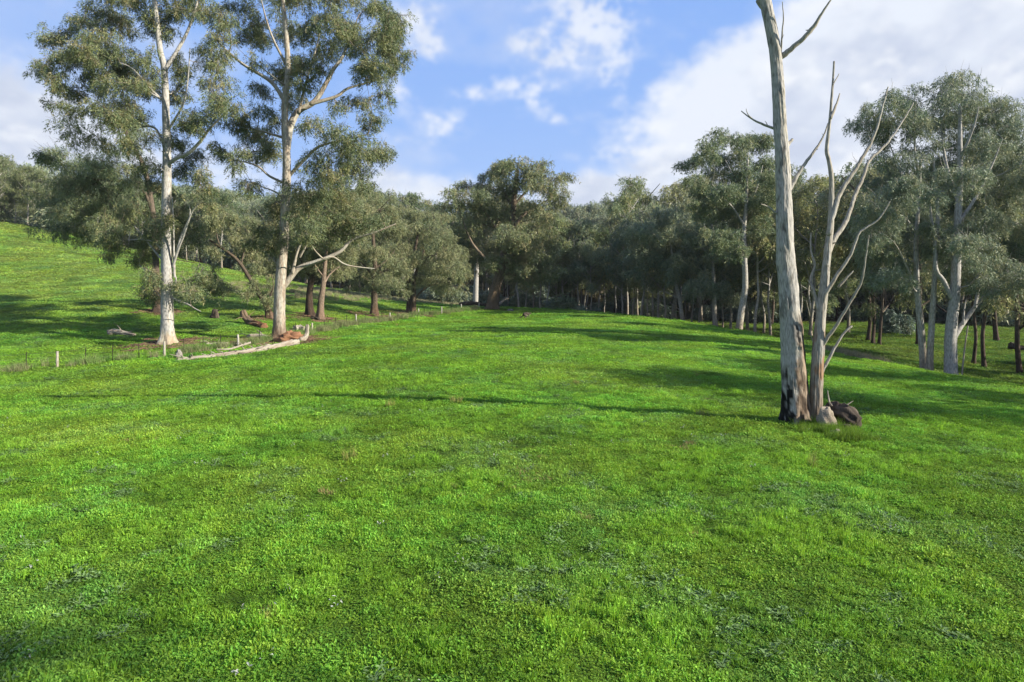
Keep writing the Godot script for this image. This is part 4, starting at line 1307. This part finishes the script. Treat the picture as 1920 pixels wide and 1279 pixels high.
func ground_things() -> void:
	log_thing("fallen_log", "long pale splintered log lying along the fence below the grey-trunked gum", "log", [[332, 688, 47.2], [360, 684, 47.6], [405, 672, 48.6], [440, 664, 49.5], [490, 655, 51.2], [530, 648, 53], [556, 636, 55.0]], 0.11, 0.3, GREY_WOOD, 44)
	log_thing("fallen_limb", "thin crooked limb lying on top of the long pale log", "branch", [[406, 662, 48.9, 0.5], [430, 664, 49.4, 0.45], [452, 660, 50.1, 0.6], [470, 655, 50.7, 0.7]], 0.045, 0.07, GREY_WOOD, 3)
	log_thing("stump", "curved upright grey snag at the root end of the long pale log", "tree stump", [[562, 640, 56.5, 0.1], [571, 636, 57.2, 0.15], [575, 630, 57.6, 0.5], [576, 630, 57.6, 1.25]], 0.2, 0.13, GREY_WOOD)
	log_thing("fallen_log", "dark weathered log with a raised orange root end on the shaded slope", "log", [[456, 604, 69, 1.1], [460, 606, 68.8, 0.45], [470, 608, 68.3, 0.1], [484, 612, 67, 0.0], [496, 615, 66.2, 0.0]], 0.3, 0.36, {"low": Color(0.24, 0.12, 0.06), "high": Color(0.2, 0.15, 0.11), "patch": Color(0.12, 0.09, 0.065), "much": 0.5}, 5)
	log_thing("stump", "short dark stump alone on the slope right of the white-trunked gum", "tree stump", [[402, 599, 72, -0.2], [403, 599, 72, 0.35], [404, 599, 72, 0.85]], 0.42, 0.2, BROWN_WOOD, 3)
	log_thing("fallen_log", "grey log with bark shreds in the shade left of the white-trunked gum", "log", [[202, 628, 60], [215, 626, 60.2, 0.12], [232, 629, 60, 0.05], [252, 631, 59.6]], 0.3, 0.16, GREY_WOOD, 3)
	log_thing("fallen_log", "pale short log left of the grey-trunked gum's foot", "log", [[463, 630, 59.5], [480, 629, 59.8, 0.05], [500, 630, 59.5]], 0.2, 0.15, GREY_WOOD, 4)
	log_thing("fallen_log", "short log end-on just right of the grey-trunked gum", "log", [[552, 622, 66], [562, 621, 66.3], [572, 622, 66]], 0.32, 0.28, GREY_WOOD, 1)
	log_thing("fallen_log", "small dark log at the foot of the pink-barked gum", "log", [[584, 596, 74.5], [592, 596, 74.4], [598, 597, 74]], 0.25, 0.2, BROWN_WOOD)
	log_thing("fallen_log", "flat strip of bark-covered wood on bare ground near the fence", "log", [[386, 651, 55], [402, 650, 55.4], [428, 648, 55.6]], 0.12, 0.1, GREY_WOOD, 3)
	log_thing("fallen_log", "long brown fallen trunk lying below the tall white stump", "log", [[862, 572, 120], [880, 574, 119.5, 0.35], [897, 575, 119, 0.3], [915, 577, 118.5]], 0.35, 0.3, BROWN_WOOD, 8)
	log_thing("fallen_log", "grey fallen limb slanting up right of the big brown-trunked gum", "log", [[932, 576, 117, 0.2], [942, 573, 119, 1.0], [952, 571, 121, 1.8]], 0.22, 0.1, GREY_WOOD, 4)
	log_thing("fallen_log", "low grey fallen branch at the wood's edge under the bushes", "log", [[1070, 583, 119], [1090, 584, 118, 0.3], [1110, 586, 117.5, 0.2], [1125, 588, 117]], 0.2, 0.12, GREY_WOOD, 12)
	log_thing("fallen_log", "dark log lying on the shaded valley floor at far right", "log", [[1895, 632, 92, 0.5], [1908, 637, 91, 0.2], [1925, 642, 90]], 0.4, 0.4, BROWN_WOOD, 2)
	stone("small grey pointed stone beside the near end of the long pale log", 335, 676, 48.5, Vector3(0.22, 0.45, 0.2), {"low": Color(0.22, 0.21, 0.2), "high": Color(0.32, 0.31, 0.3)})
	stone("grey stone lying in the grass left of the kangaroo", 957, 582, 106, Vector3(0.5, 0.28, 0.4), {"low": Color(0.16, 0.15, 0.14), "high": Color(0.3, 0.29, 0.28)})
	# the heap at the foot of the two dead trees
	var dark := log_thing("fallen_log", "dark rotting log lying right of the two dead trees", "log", [[1544, 781, 24.3], [1554, 783, 24.1, 0.05], [1564, 786, 23.9, 0.06], [1576, 789, 23.7, 0.06], [1590, 793, 23.4, 0.05], [1605, 797, 23.1, 0.0]], 0.34, 0.46, BROWN_WOOD, 0, 0.7, 0.42)
	var antler := log_thing("fallen_branch", "pale antler-shaped branch on top of the dark rotting log", "branch", [[1580, 787, 23.7, 0.72], [1571, 786, 23.75, 0.56], [1564, 785, 23.8, 0.58], [1557, 784, 23.8, 0.68], [1553, 784, 23.8, 0.95], [1551, 784, 23.8, 1.2]], 0.055, 0.015, {"low": Color(0.4, 0.38, 0.35), "high": Color(0.4, 0.38, 0.35)}, 2, 0.0)
	log_thing("fallen_log", "broken hollow piece of log in front of the dark rotting log", "log", [[1574, 806, 22.9], [1583, 808, 22.8, 0.03], [1594, 808, 22.7]], 0.13, 0.16, BROWN_WOOD, 1, 0.6, 0.2)
	log_thing("fallen_log", "small grey splintered log lying left of the flat pale stone", "log", [[1552, 822, 22.2], [1558, 817, 22.5, 0.05], [1563, 812, 22.8]], 0.09, 0.07, GREY_WOOD, 2, 0.6, 0.2)
	var fork := on_ground(1564, 785, 23.8) - antler.position + Vector3(0, 0.58, 0.05)
	for prong in [Vector3(0.32, 0.2, 0.1), Vector3(0.62, 0.28, 0.0), Vector3(-0.22, 0.26, 0.08)]:
		put_mesh("branch", tube_mesh(PackedVector3Array([fork, fork + prong * 0.5 + Vector3(0, -0.05, 0), fork + prong]), PackedFloat32Array([0.045, 0.032, 0.01]), 8, GREY_WOOD, 0.08), M.dead_wood, antler)
	stone("pale grey boulder leaning on the slender dead tree's foot", 1549, 803, 23.1, Vector3(0.3, 0.5, 0.3), {"low": Color(0.2, 0.175, 0.145), "high": Color(0.33, 0.295, 0.25)})
	stone("flat pale stone lowest of the heap by the dead trees", 1568, 824, 22.0, Vector3(0.26, 0.16, 0.22), {"low": Color(0.22, 0.19, 0.165), "high": Color(0.36, 0.32, 0.28)})
	stone("dark broken stone between the boulder and the flat pale stone", 1568, 812, 22.5, Vector3(0.24, 0.16, 0.22), {"low": Color(0.07, 0.055, 0.045), "high": Color(0.17, 0.14, 0.12)})
	stone("small dark stone right of the flat pale stone", 1580, 818, 22.3, Vector3(0.15, 0.1, 0.13), {"low": Color(0.08, 0.065, 0.055), "high": Color(0.19, 0.16, 0.13)})
	# orange earth thrown up at the foot of the grey-trunked gum
	var m := single("earth_mound", blob(61, Vector3(0.95, 0.6, 0.7), 0.6, {"low": Color(0.15, 0.075, 0.045), "high": Color(0.31, 0.17, 0.1)}), M.stone, "heap of orange earth and rotten wood at the grey-trunked gum's foot", "earth mound", on_ground(543, 641, 56.6) + Vector3(0, 0.2, 0))
	m.rotation.y = 0.4

# ---------------------------------------------------------------- kangaroo

func near_bone(p: Vector3, a: Vector3, b: Vector3, ra: float, rb: float) -> float:
	var t := clampf((p - a).dot(b - a) / (b - a).length_squared(), 0, 1)
	return p.distance_to(a.lerp(b, t)) - lerpf(ra, rb, t)

func kangaroo() -> void:
	# grazing, hunched on its hind legs, head towards +x
	var bones := []
	for b in [
		[-0.22, 0.42, 0, 0.05, 0.50, 0, 0.19, 0.16], [0.05, 0.50, 0, 0.26, 0.47, 0, 0.155, 0.105], [0.26, 0.47, 0, 0.38, 0.52, 0, 0.08, 0.06], [0.38, 0.53, 0, 0.47, 0.51, 0, 0.065, 0.045], [0.47, 0.51, 0, 0.54, 0.475, 0, 0.045, 0.03],
		[0.37, 0.56, 0.035, 0.35, 0.67, 0.06, 0.022, 0.012], [0.37, 0.56, -0.035, 0.35, 0.67, -0.06, 0.022, 0.012],
		[-0.22, 0.36, 0.1, 0.02, 0.27, 0.13, 0.13, 0.08], [-0.22, 0.36, -0.1, 0.02, 0.27, -0.13, 0.13, 0.08], [0.02, 0.27, 0.13, -0.2, 0.09, 0.13, 0.06, 0.035], [0.02, 0.27, -0.13, -0.2, 0.09, -0.13, 0.06, 0.035],
		[-0.2, 0.07, 0.13, 0.12, 0.03, 0.13, 0.035, 0.025], [-0.2, 0.07, -0.13, 0.12, 0.03, -0.13, 0.035, 0.025], [0.22, 0.44, 0.07, 0.24, 0.25, 0.08, 0.045, 0.028], [0.22, 0.44, -0.07, 0.24, 0.25, -0.08, 0.045, 0.028],
		[0.24, 0.25, 0.08, 0.31, 0.06, 0.07, 0.028, 0.02], [0.24, 0.25, -0.08, 0.31, 0.06, -0.07, 0.028, 0.02], [-0.33, 0.34, 0, -0.55, 0.12, 0, 0.085, 0.055], [-0.55, 0.12, 0, -0.95, 0.05, 0, 0.055, 0.02],
	]:
		bones.append([Vector3(b[0], b[1], b[2]), Vector3(b[3], b[4], b[5]), b[6], b[7]])
	var cell := 0.026
	var lo := Vector3(-1.05, -0.03, -0.3)
	var n := Vector3i(66, 30, 24)
	var field := PackedFloat32Array()
	field.resize(n.x * n.y * n.z)
	for x in n.x:
		for y in n.y:
			for z in n.z:
				var p := lo + Vector3(x, y, z) * cell
				var sum := 0.0
				for b in bones:
					sum += exp(-near_bone(p, b[0], b[1], b[2], b[3]) * 55.0)
				field[(x * n.y + y) * n.z + z] = -log(maxf(sum, 1e-30)) / 55.0
	var a := Acc.new()
	var index := {}
	for x in n.x - 1:
		for y in n.y - 1:
			for z in n.z - 1:
				var sum := Vector3.ZERO
				var cuts := 0
				for e in 12:
					var ax := e / 4
					var o := Vector3i(0, 0, 0)
					o[(ax + 1) % 3] = e & 1
					o[(ax + 2) % 3] = (e >> 1) & 1
					var q := o
					q[ax] = 1
					var f0 := field[((x + o.x) * n.y + y + o.y) * n.z + z + o.z]
					var f1 := field[((x + q.x) * n.y + y + q.y) * n.z + z + q.z]
					if (f0 < 0) != (f1 < 0):
						sum += Vector3(o).lerp(Vector3(q), f0 / (f0 - f1))
						cuts += 1
				if cuts:
					index[Vector3i(x, y, z)] = a.v.size()
					var p := lo + (Vector3(x, y, z) + sum / cuts) * cell
					a.v.append(p)
					var c := Color(0.075, 0.06, 0.05).lerp(Color(0.2, 0.175, 0.15), smoothstep(0.45, 0.25, p.y) * smoothstep(-0.4, 0.1, p.x))
					a.c.append(vc(c.lerp(Color(0.05, 0.04, 0.035), smoothstep(0.46, 0.52, p.x))))
	for x in range(1, n.x - 1):
		for y in range(1, n.y - 1):
			for z in range(1, n.z - 1):
				for ax in 3:
					var q := Vector3i(x, y, z)
					q[ax] += 1
					var f0 := field[(x * n.y + y) * n.z + z]
					var f1 := field[(q.x * n.y + q.y) * n.z + q.z]
					if (f0 < 0) == (f1 < 0):
						continue
					var u := Vector3i(0, 0, 0)
					var w := Vector3i(0, 0, 0)
					u[(ax + 1) % 3] = 1
					w[(ax + 2) % 3] = 1
					var at := Vector3i(x, y, z)
					var k := [index[at], index[at - u], index[at - u - w], index[at - w]]
					if f0 < 0:      # inside at the near end: the outside lies along +axis
						a.i.append_array(PackedInt32Array([k[0], k[2], k[1], k[0], k[3], k[2]]))
					else:
						a.i.append_array(PackedInt32Array([k[0], k[1], k[2], k[0], k[2], k[3]]))
	var o := single("kangaroo", a.smooth(), M.fur, "dark grey kangaroo grazing on the paddock crest right of the big gum", "kangaroo", on_ground(987, 592, 93))
	o.scale = Vector3.ONE * 1.25
	o.position.y += 0.05
	o.rotation.y = 0.15

# ---------------------------------------------------------------- grass

func blade(a: Acc, at: Vector3, h: float, w: float, lean: Vector3, c: Color) -> void:
	var g := rng.randf() * TAU
	var x := Vector3(cos(g), 0, sin(g)) * w * 0.5
	var m := at + Vector3(0, h * 0.55, 0) + lean * h * 0.3
	var t := at + Vector3(0, h * 0.92, 0) + lean * h
	a.v.append_array(PackedVector3Array([at - x, at + x, m + x * 0.8, at - x, m + x * 0.8, m - x * 0.8, m - x * 0.8, m + x * 0.8, t]))
	var q := vc(c)
	for k in 9:
		a.c.append(q)

func leaflet(a: Acc, at: Vector3, d: Vector3, l: float, w: float, c: Color) -> void:
	var x := d.cross(Vector3.UP + rand_unit() * 0.3).normalized() * w * 0.5
	var m := at + d * l * 0.55 + Vector3(0, l * 0.12, 0)
	a.v.append_array(PackedVector3Array([at, m + x, at + d * l, at, at + d * l, m - x]))
	var q := vc(c)
	for k in 6:
		a.c.append(q)

func turf_patch(seed_: int, blades: int, herbs: int, tall: float) -> ArrayMesh:
	rng.seed = seed_
	var a := Acc.new()
	var r := 0.26
	var tufts := 11
	for t in tufts:
		var g := rng.randf() * TAU
		var d := r * sqrt(rng.randf())
		var mid := Vector3(cos(g) * d, -0.015, sin(g) * d)
		var up := rng.randf_range(0.45, 1.35)
		var tone := rng.randf_range(0.72, 1.25)
		var warm := rng.randf_range(0.85, 1.2)
		for k in blades / tufts:
			var off := Vector3(rng.randfn(0, 0.042), 0, rng.randfn(0, 0.042))
			var lean := off * 7.0 + Vector3(rng.randf_range(-1, 1), 0, rng.randf_range(-1, 1)) * 0.35
			var f := tone * rng.randf_range(0.75, 1.25)
			blade(a, mid + off, tall * up * rng.randf_range(0.5, 1.1), rng.randf_range(0.008, 0.016), lean, Color(0.153 * f * warm, 0.308 * f, 0.027 * f))
		for k in herbs / tufts:
			var off := Vector3(rng.randfn(0, 0.05), rng.randf_range(0.15, 0.8) * tall * up, rng.randfn(0, 0.05))
			var e := rng.randf() * TAU
			var f := tone * rng.randf_range(0.75, 1.25)
			leaflet(a, mid + off, Vector3(cos(e), rng.randf_range(-0.2, 0.7), sin(e)).normalized(), rng.randf_range(0.03, 0.06), rng.randf_range(0.02, 0.038), Color(0.147 * f * warm, 0.294 * f, 0.037 * f))
	return a.flat()

func rosette(seed_: int, n: int, l: float, w: float, c: Color) -> ArrayMesh:
	rng.seed = seed_
	var a := Acc.new()
	for k in n:
		var e := rng.randf() * TAU
		var f := rng.randf_range(0.75, 1.25)
		var at := Vector3(rng.randf_range(-0.12, 0.12), rng.randf_range(0.02, 0.12), rng.randf_range(-0.12, 0.12))
		leaflet(a, at, Vector3(cos(e), rng.randf_range(0.0, 0.9), sin(e)).normalized(), l * rng.randf_range(0.6, 1.2), w * rng.randf_range(0.7, 1.2), c * f)
	return a.flat()

func stalks(seed_: int, n: int, h: float, c: Color) -> ArrayMesh:
	rng.seed = seed_
	var a := Acc.new()
	for k in n:
		var g := rng.randf() * TAU
		var d := 0.3 * sqrt(rng.randf())
		var f := rng.randf_range(0.7, 1.3)
		blade(a, Vector3(cos(g) * d, 0, sin(g) * d), h * rng.randf_range(0.5, 1.1), 0.012, Vector3(rng.randf_range(-1, 1), 0, rng.randf_range(-1, 1)) * 0.45, c * f)
	return a.flat()

func on_slope(x: float, z: float, wide: float, high: float, turn: float) -> Transform3D:
	var up := ground_normal(x, z)
	var side := Vector3(cos(turn), 0, sin(turn))
	side = (side - up * side.dot(up)).normalized()
	var fore := side.cross(up)
	return Transform3D(Basis(side * wide, up * high, fore * wide), Vector3(x, ground(x, z), z))

func grass() -> void:
	var kinds := 6
	var meshes := []
	for k in kinds:
		meshes.append(turf_patch(60 + k, [170, 120, 90, 190, 140, 60][k], [90, 150, 190, 60, 120, 230][k], [0.085, 0.075, 0.07, 0.10, 0.085, 0.065][k]))
	var places := []
	var tints: Array[PackedColorArray] = []
	for k in kinds:
		places.append([])
		tints.append(PackedColorArray())
	var weed_at := []
	var weed_tint := PackedColorArray()
	var dry_at := []
	var dry_tint := PackedColorArray()
	var mix := noise(71, 0.09, 3)
	var weedy := noise(73, 0.2, 4)
	var tone := noise(79, 0.16, 4)
	var tussocky := noise(83, 0.9, 3)
	rng.seed = 2024
	var d := 5.5
	while d < 150.0:
		var gap := maxf(0.185, 0.0098 * d)
		var half := d * 0.80 + 5.0
		var n := int(2.0 * half / gap)
		for k in n:
			var x := -half + (k + rng.randf()) * gap
			var z := -(d + rng.randf() * gap)
			var f := forest_floor(x, z)
			if rng.randf() < f * 0.82:
				continue
			if rng.randf() < bareness(x, z) * 0.92:
				continue
			var t := tone.get_noise_2d(x, z)
			var m := mix.get_noise_2d(x, z)
			var w := weedy.get_noise_2d(x, z)
			var wide := gap / 0.185 * rng.randf_range(0.85, 1.25)
			var high := rng.randf_range(0.7, 1.3) * (1.0 + 0.7 * maxf(t, 0)) * (1.0 + 0.006 * d)
			var kind := clampi(int((m * 1.6 + 0.5) * 3.0), 0, 2) * 2 + (rng.randi() & 1)
			var lump := tussocky.get_noise_2d(x, z)
			high *= clampf(1.0 + 1.5 * lump, 0.4, 2.0)
			var bright := 1.0 + 0.42 * t + 0.6 * lump + rng.randf_range(-0.2, 0.2)
			var c := Color(bright * (1.02 + 0.24 * m + 0.1 * t), bright, bright * (1.0 + 1.1 * maxf(w, 0)))
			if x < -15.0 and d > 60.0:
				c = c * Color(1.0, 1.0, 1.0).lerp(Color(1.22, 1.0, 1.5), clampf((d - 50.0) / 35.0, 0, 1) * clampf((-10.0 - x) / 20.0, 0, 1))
			var rough_shaded := smoothstep(0.0, 2.5, x - wood_edge(z) + 3.0 * patch_noise.get_noise_2d(x * 7.0, z * 7.0)) * smoothstep(34.0, 44.0, d)
			c = c * Color(1, 1, 1).lerp(Color(0.7, 0.6, 0.85), rough_shaded)  # rougher, duller valley grass; the tint also paints in the shade beyond the crest
			high *= 1.0 + 0.5 * rough_shaded
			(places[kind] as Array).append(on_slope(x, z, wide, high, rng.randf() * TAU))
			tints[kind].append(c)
			if w > 0.14 and rng.randf() < 0.10 and d < 75.0:
				weed_at.append(on_slope(x, z, rng.randf_range(0.7, 1.5) * maxf(1.0, d / 30.0), rng.randf_range(0.5, 1.2), rng.randf() * TAU))
				var q := rng.randf_range(0.8, 1.2)
				weed_tint.append(Color(q, q, q))
			elif rng.randf() < 0.0005:
				dry_at.append(on_slope(x, z, rng.randf_range(0.4, 0.9), rng.randf_range(0.4, 0.9), rng.randf() * TAU))
				dry_tint.append(Color(0.95, 1.0, 0.55) * rng.randf_range(0.8, 1.2))
		d += gap
	for k in kinds:
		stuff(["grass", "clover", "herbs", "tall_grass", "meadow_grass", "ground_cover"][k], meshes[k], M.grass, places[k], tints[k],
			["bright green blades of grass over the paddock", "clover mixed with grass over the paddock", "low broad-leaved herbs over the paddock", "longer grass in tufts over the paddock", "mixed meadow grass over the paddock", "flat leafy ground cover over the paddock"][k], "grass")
	stuff("weeds", rosette(5, 40, 0.075, 0.032, Color(0.12, 0.2, 0.075)), M.weed, weed_at, weed_tint, "grey-green leafy weeds in patches on the paddock", "weeds")
	# rank, half-dry growth along the fence and on the bank at the right
	var rank := []
	var rank_tint := PackedColorArray()
	var line := [[-140, 712, 42], [107, 692, 46], [308, 668, 49.5], [447, 652, 53.5], [585, 626, 64], [668, 613, 75], [731, 605, 84], [785, 597, 95], [828, 589, 99], [898, 579, 110]]
	for k in line.size() - 1:
		var a := on_ground(line[k][0], line[k][1], line[k][2])
		var b := on_ground(line[k + 1][0], line[k + 1][1], line[k + 1][2])
		var many := int(a.distance_to(b) * 16.0)
		for j in many:
			var p := a.lerp(b, rng.randf()) + Vector3(rng.randf_range(-0.5, 0.5), 0, rng.randf_range(-0.55, 0.55))
			if tone.get_noise_2d(p.x * 2.2, p.z * 2.2) < -0.12:
				continue
			rank.append(on_slope(p.x, p.z, rng.randf_range(0.8, 1.5), rng.randf_range(0.5, 1.5), rng.randf() * TAU))
			var q := rng.randf_range(0.6, 1.2)
			rank_tint.append(Color(q, q, q).lerp(Color(0.45, 0.95, 0.3), rng.randf() * 0.9))
	for e in [[[1570, 652, 64], [1650, 668, 57], 130], [[600, 558, 118], [860, 578, 128], 700], [[420, 560, 100], [640, 570, 110], 240]]:
		var a := on_ground(e[0][0], e[0][1], e[0][2])
		var b := on_ground(e[1][0], e[1][1], e[1][2])
		for j in e[2]:
			var p := a.lerp(b, rng.randf()) + Vector3(rng.randf_range(-1.6, 1.6), 0, rng.randf_range(-1.6, 1.6)) * (1.0 if e[2] == 130 else 4.0)
			rank.append(on_slope(p.x, p.z, rng.randf_range(0.9, 1.9), rng.randf_range(0.5, 1.3), rng.randf() * TAU))
			var q := rng.randf_range(0.8, 1.25)
			rank_tint.append(Color(q, q, q))
	stuff("dry_grass", stalks(8, 90, 0.6, Color(0.235, 0.225, 0.13)), M.weed, rank + dry_at, rank_tint + dry_tint, "half-dry rank grass along the fence and the valley bank", "grass")
	# scraps of pale shed leaves lying about
	var scraps := []
	var scrap_tint := PackedColorArray()
	rng.seed = 66
	for k in 70:
		var d2 := rng.randf_range(8.0, 30.0)
		var x := rng.randf_range(-0.75, 0.75) * d2
		scraps.append(on_slope(x, -d2, rng.randf_range(0.4, 1.0), 0.8, rng.randf() * TAU).translated(Vector3(0, 0.05, 0)))
		scrap_tint.append(Color.WHITE * rng.randf_range(0.6, 1.2))
	stuff("leaf_scraps", rosette(25, 7, 0.075, 0.04, Color(0.33, 0.36, 0.33)), M.weed, scraps, scrap_tint, "small pale leaf scraps lying in the paddock grass", "leaves")
	var dead := []
	var dead_tint := PackedColorArray()
	for e in [[1000, 886, 1.6], [985, 880, 1.2], [1012, 892, 1.0], [615, 926, 0.7], [1098, 972, 0.6], [1305, 1020, 0.6], [250, 816, 0.7], [292, 815, 0.6], [1332, 745, 1.0], [1480, 752, 1.0], [1290, 835, 1.1], [1250, 842, 1.0], [850, 930, 0.6]]:
		var far: float = 4.96 / ((e[1] - 600.0) / FOCAL + 0.06)
		for k in 3:
			var p: Vector3 = on_ground(e[0], e[1], far) + Vector3(rng.randfn(0, 0.22), 0, rng.randfn(0, 0.3)) * e[2]
			dead.append(on_slope(p.x, p.z, rng.randf_range(0.35, 0.7) * e[2], rng.randf_range(0.25, 0.45), rng.randf() * TAU))
			var q := rng.randf_range(0.7, 1.2)
			dead_tint.append(Color(q, q * 0.95, q * 0.85))
	stuff("dead_weeds", stalks(38, 46, 0.4, Color(0.26, 0.2, 0.12)), M.weed, dead, dead_tint, "small brown dead weeds dotted over the paddock", "weeds")
	# the tussock at the foot of the dead trees
	var tuss := []
	var tuss_tint := PackedColorArray()
	for k in 260:
		var p := on_ground(rng.randf_range(1500, 1605) if k < 150 else rng.randf_range(1535, 1590), 810, 22.6)
		p += Vector3(0, 0, rng.randf_range(-1.3, 1.4))
		tuss.append(on_slope(p.x, p.z, rng.randf_range(0.45, 0.85), rng.randf_range(0.4, 0.9) if k < 150 else rng.randf_range(0.6, 1.25), rng.randf() * TAU))
		var q := rng.randf_range(0.8, 1.3)
		tuss_tint.append(Color(q, q, q).lerp(Color(1.5 * q, 1.0 * q, 1.6 * q), 0.5 if rng.randf() < 0.25 else 0.0))
	stuff("tussock", stalks(18, 70, 0.42, Color(0.10, 0.19, 0.022)), M.grass, tuss, tuss_tint, "long tussock grass round the foot of the two dead trees", "grass")
	# strips of shed bark and sticks under the gums
	var a := Acc.new()
	rng.seed = 5
	for k in 14:
		var at := Vector3(rng.randf_range(-0.6, 0.6), rng.randf_range(0.01, 0.09), rng.randf_range(-0.6, 0.6))
		var g := rng.randf() * TAU
		var w := Vector3(cos(g), rng.randf_range(-0.1, 0.2), sin(g)) * rng.randf_range(0.15, 0.5)
		var r := rng.randf_range(0.008, 0.025)
		tube(a, PackedVector3Array([at - w, at + rand_unit() * 0.03, at + w]), PackedFloat32Array([r, r, r * 0.5]), 4, {"low": Color(0.17, 0.11, 0.075), "high": Color(0.17, 0.11, 0.075)}, 0.0)
	var sticks := []
	var st_tint := PackedColorArray()
	for s in litter_spots:
		if s.y < -100.0:
			continue
		for k in int(s.z * s.z * 4.0):
			var g := rng.randf() * TAU
			var r := s.z * sqrt(rng.randf()) * 0.9
			sticks.append(on_slope(s.x + cos(g) * r, s.y + sin(g) * r, 1.0, 1.0, rng.randf() * TAU))
			var q := rng.randf_range(0.6, 1.7)
			st_tint.append(Color(q, q, q))
	stuff("bark_litter", a.smooth(), M.stone, sticks, st_tint, "shed bark strips and sticks on bare ground under the gums", "litter")

# ---------------------------------------------------------------- scene

func _ready() -> void:
	bark_noise = noise(1, 0.16, 3)
	fine_noise = noise(2, 0.35, 4)
	patch_noise = noise(7, 0.035, 4)

	var cam := Camera3D.new()
	cam.name = "camera"
	add_child(cam)
	cam.position = EYE
	cam.rotation_degrees = Vector3(PITCH, 0, 0)
	cam.keep_aspect = Camera3D.KEEP_HEIGHT
	cam.fov = rad_to_deg(2.0 * atan(639.5 / FOCAL))
	cam.near = 0.1
	cam.far = 3000.0
	cam.current = true

	var env := Environment.new()
	env.background_mode = Environment.BG_SKY
	env.sky = make_sky()
	env.background_energy_multiplier = 0.43
	env.tonemap_mode = Environment.TONE_MAPPER_LINEAR
	env.tonemap_exposure = 2.5
	env.fog_enabled = true
	env.fog_density = 0.00009
	env.fog_light_color = Color(0.9, 0.94, 1.0)
	env.sdfgi_enabled = true
	env.ssao_enabled = true
	env.ssil_enabled = true
	var around := WorldEnvironment.new()
	around.name = "surroundings"
	around.environment = env
	add_child(around)

	var sun := DirectionalLight3D.new()
	sun.name = "sun"
	add_child(sun)
	sun.light_energy = 1.6
	sun.light_color = Color(1.0, 0.955, 0.875)
	sun.light_angular_distance = 0.5
	sun.shadow_enabled = true
	var towards := Vector3(0.95, 0.0, 0.31).normalized() * cos(deg_to_rad(26.0)) + Vector3(0, sin(deg_to_rad(26.0)), 0)
	sun.look_at_from_position(towards * 100.0, Vector3.ZERO)

	make_materials()
	rng.seed = 11
	make_sprigs("near", 15, 0.68, 0.2, 0.052, false)
	make_sprigs("mid", 13, 0.95, 0.32, 0.085, false)
	make_sprigs("far", 12, 1.05, 0.38, 0.11, false)

	make_ground()
	left_gums()
	middle_gums()
	right_gums()
	dead_trees()
	build_ground_mesh()
	forest()
	far_wood()
	shade_trees()
	fence()
	ground_things()
	kangaroo()
	grass()
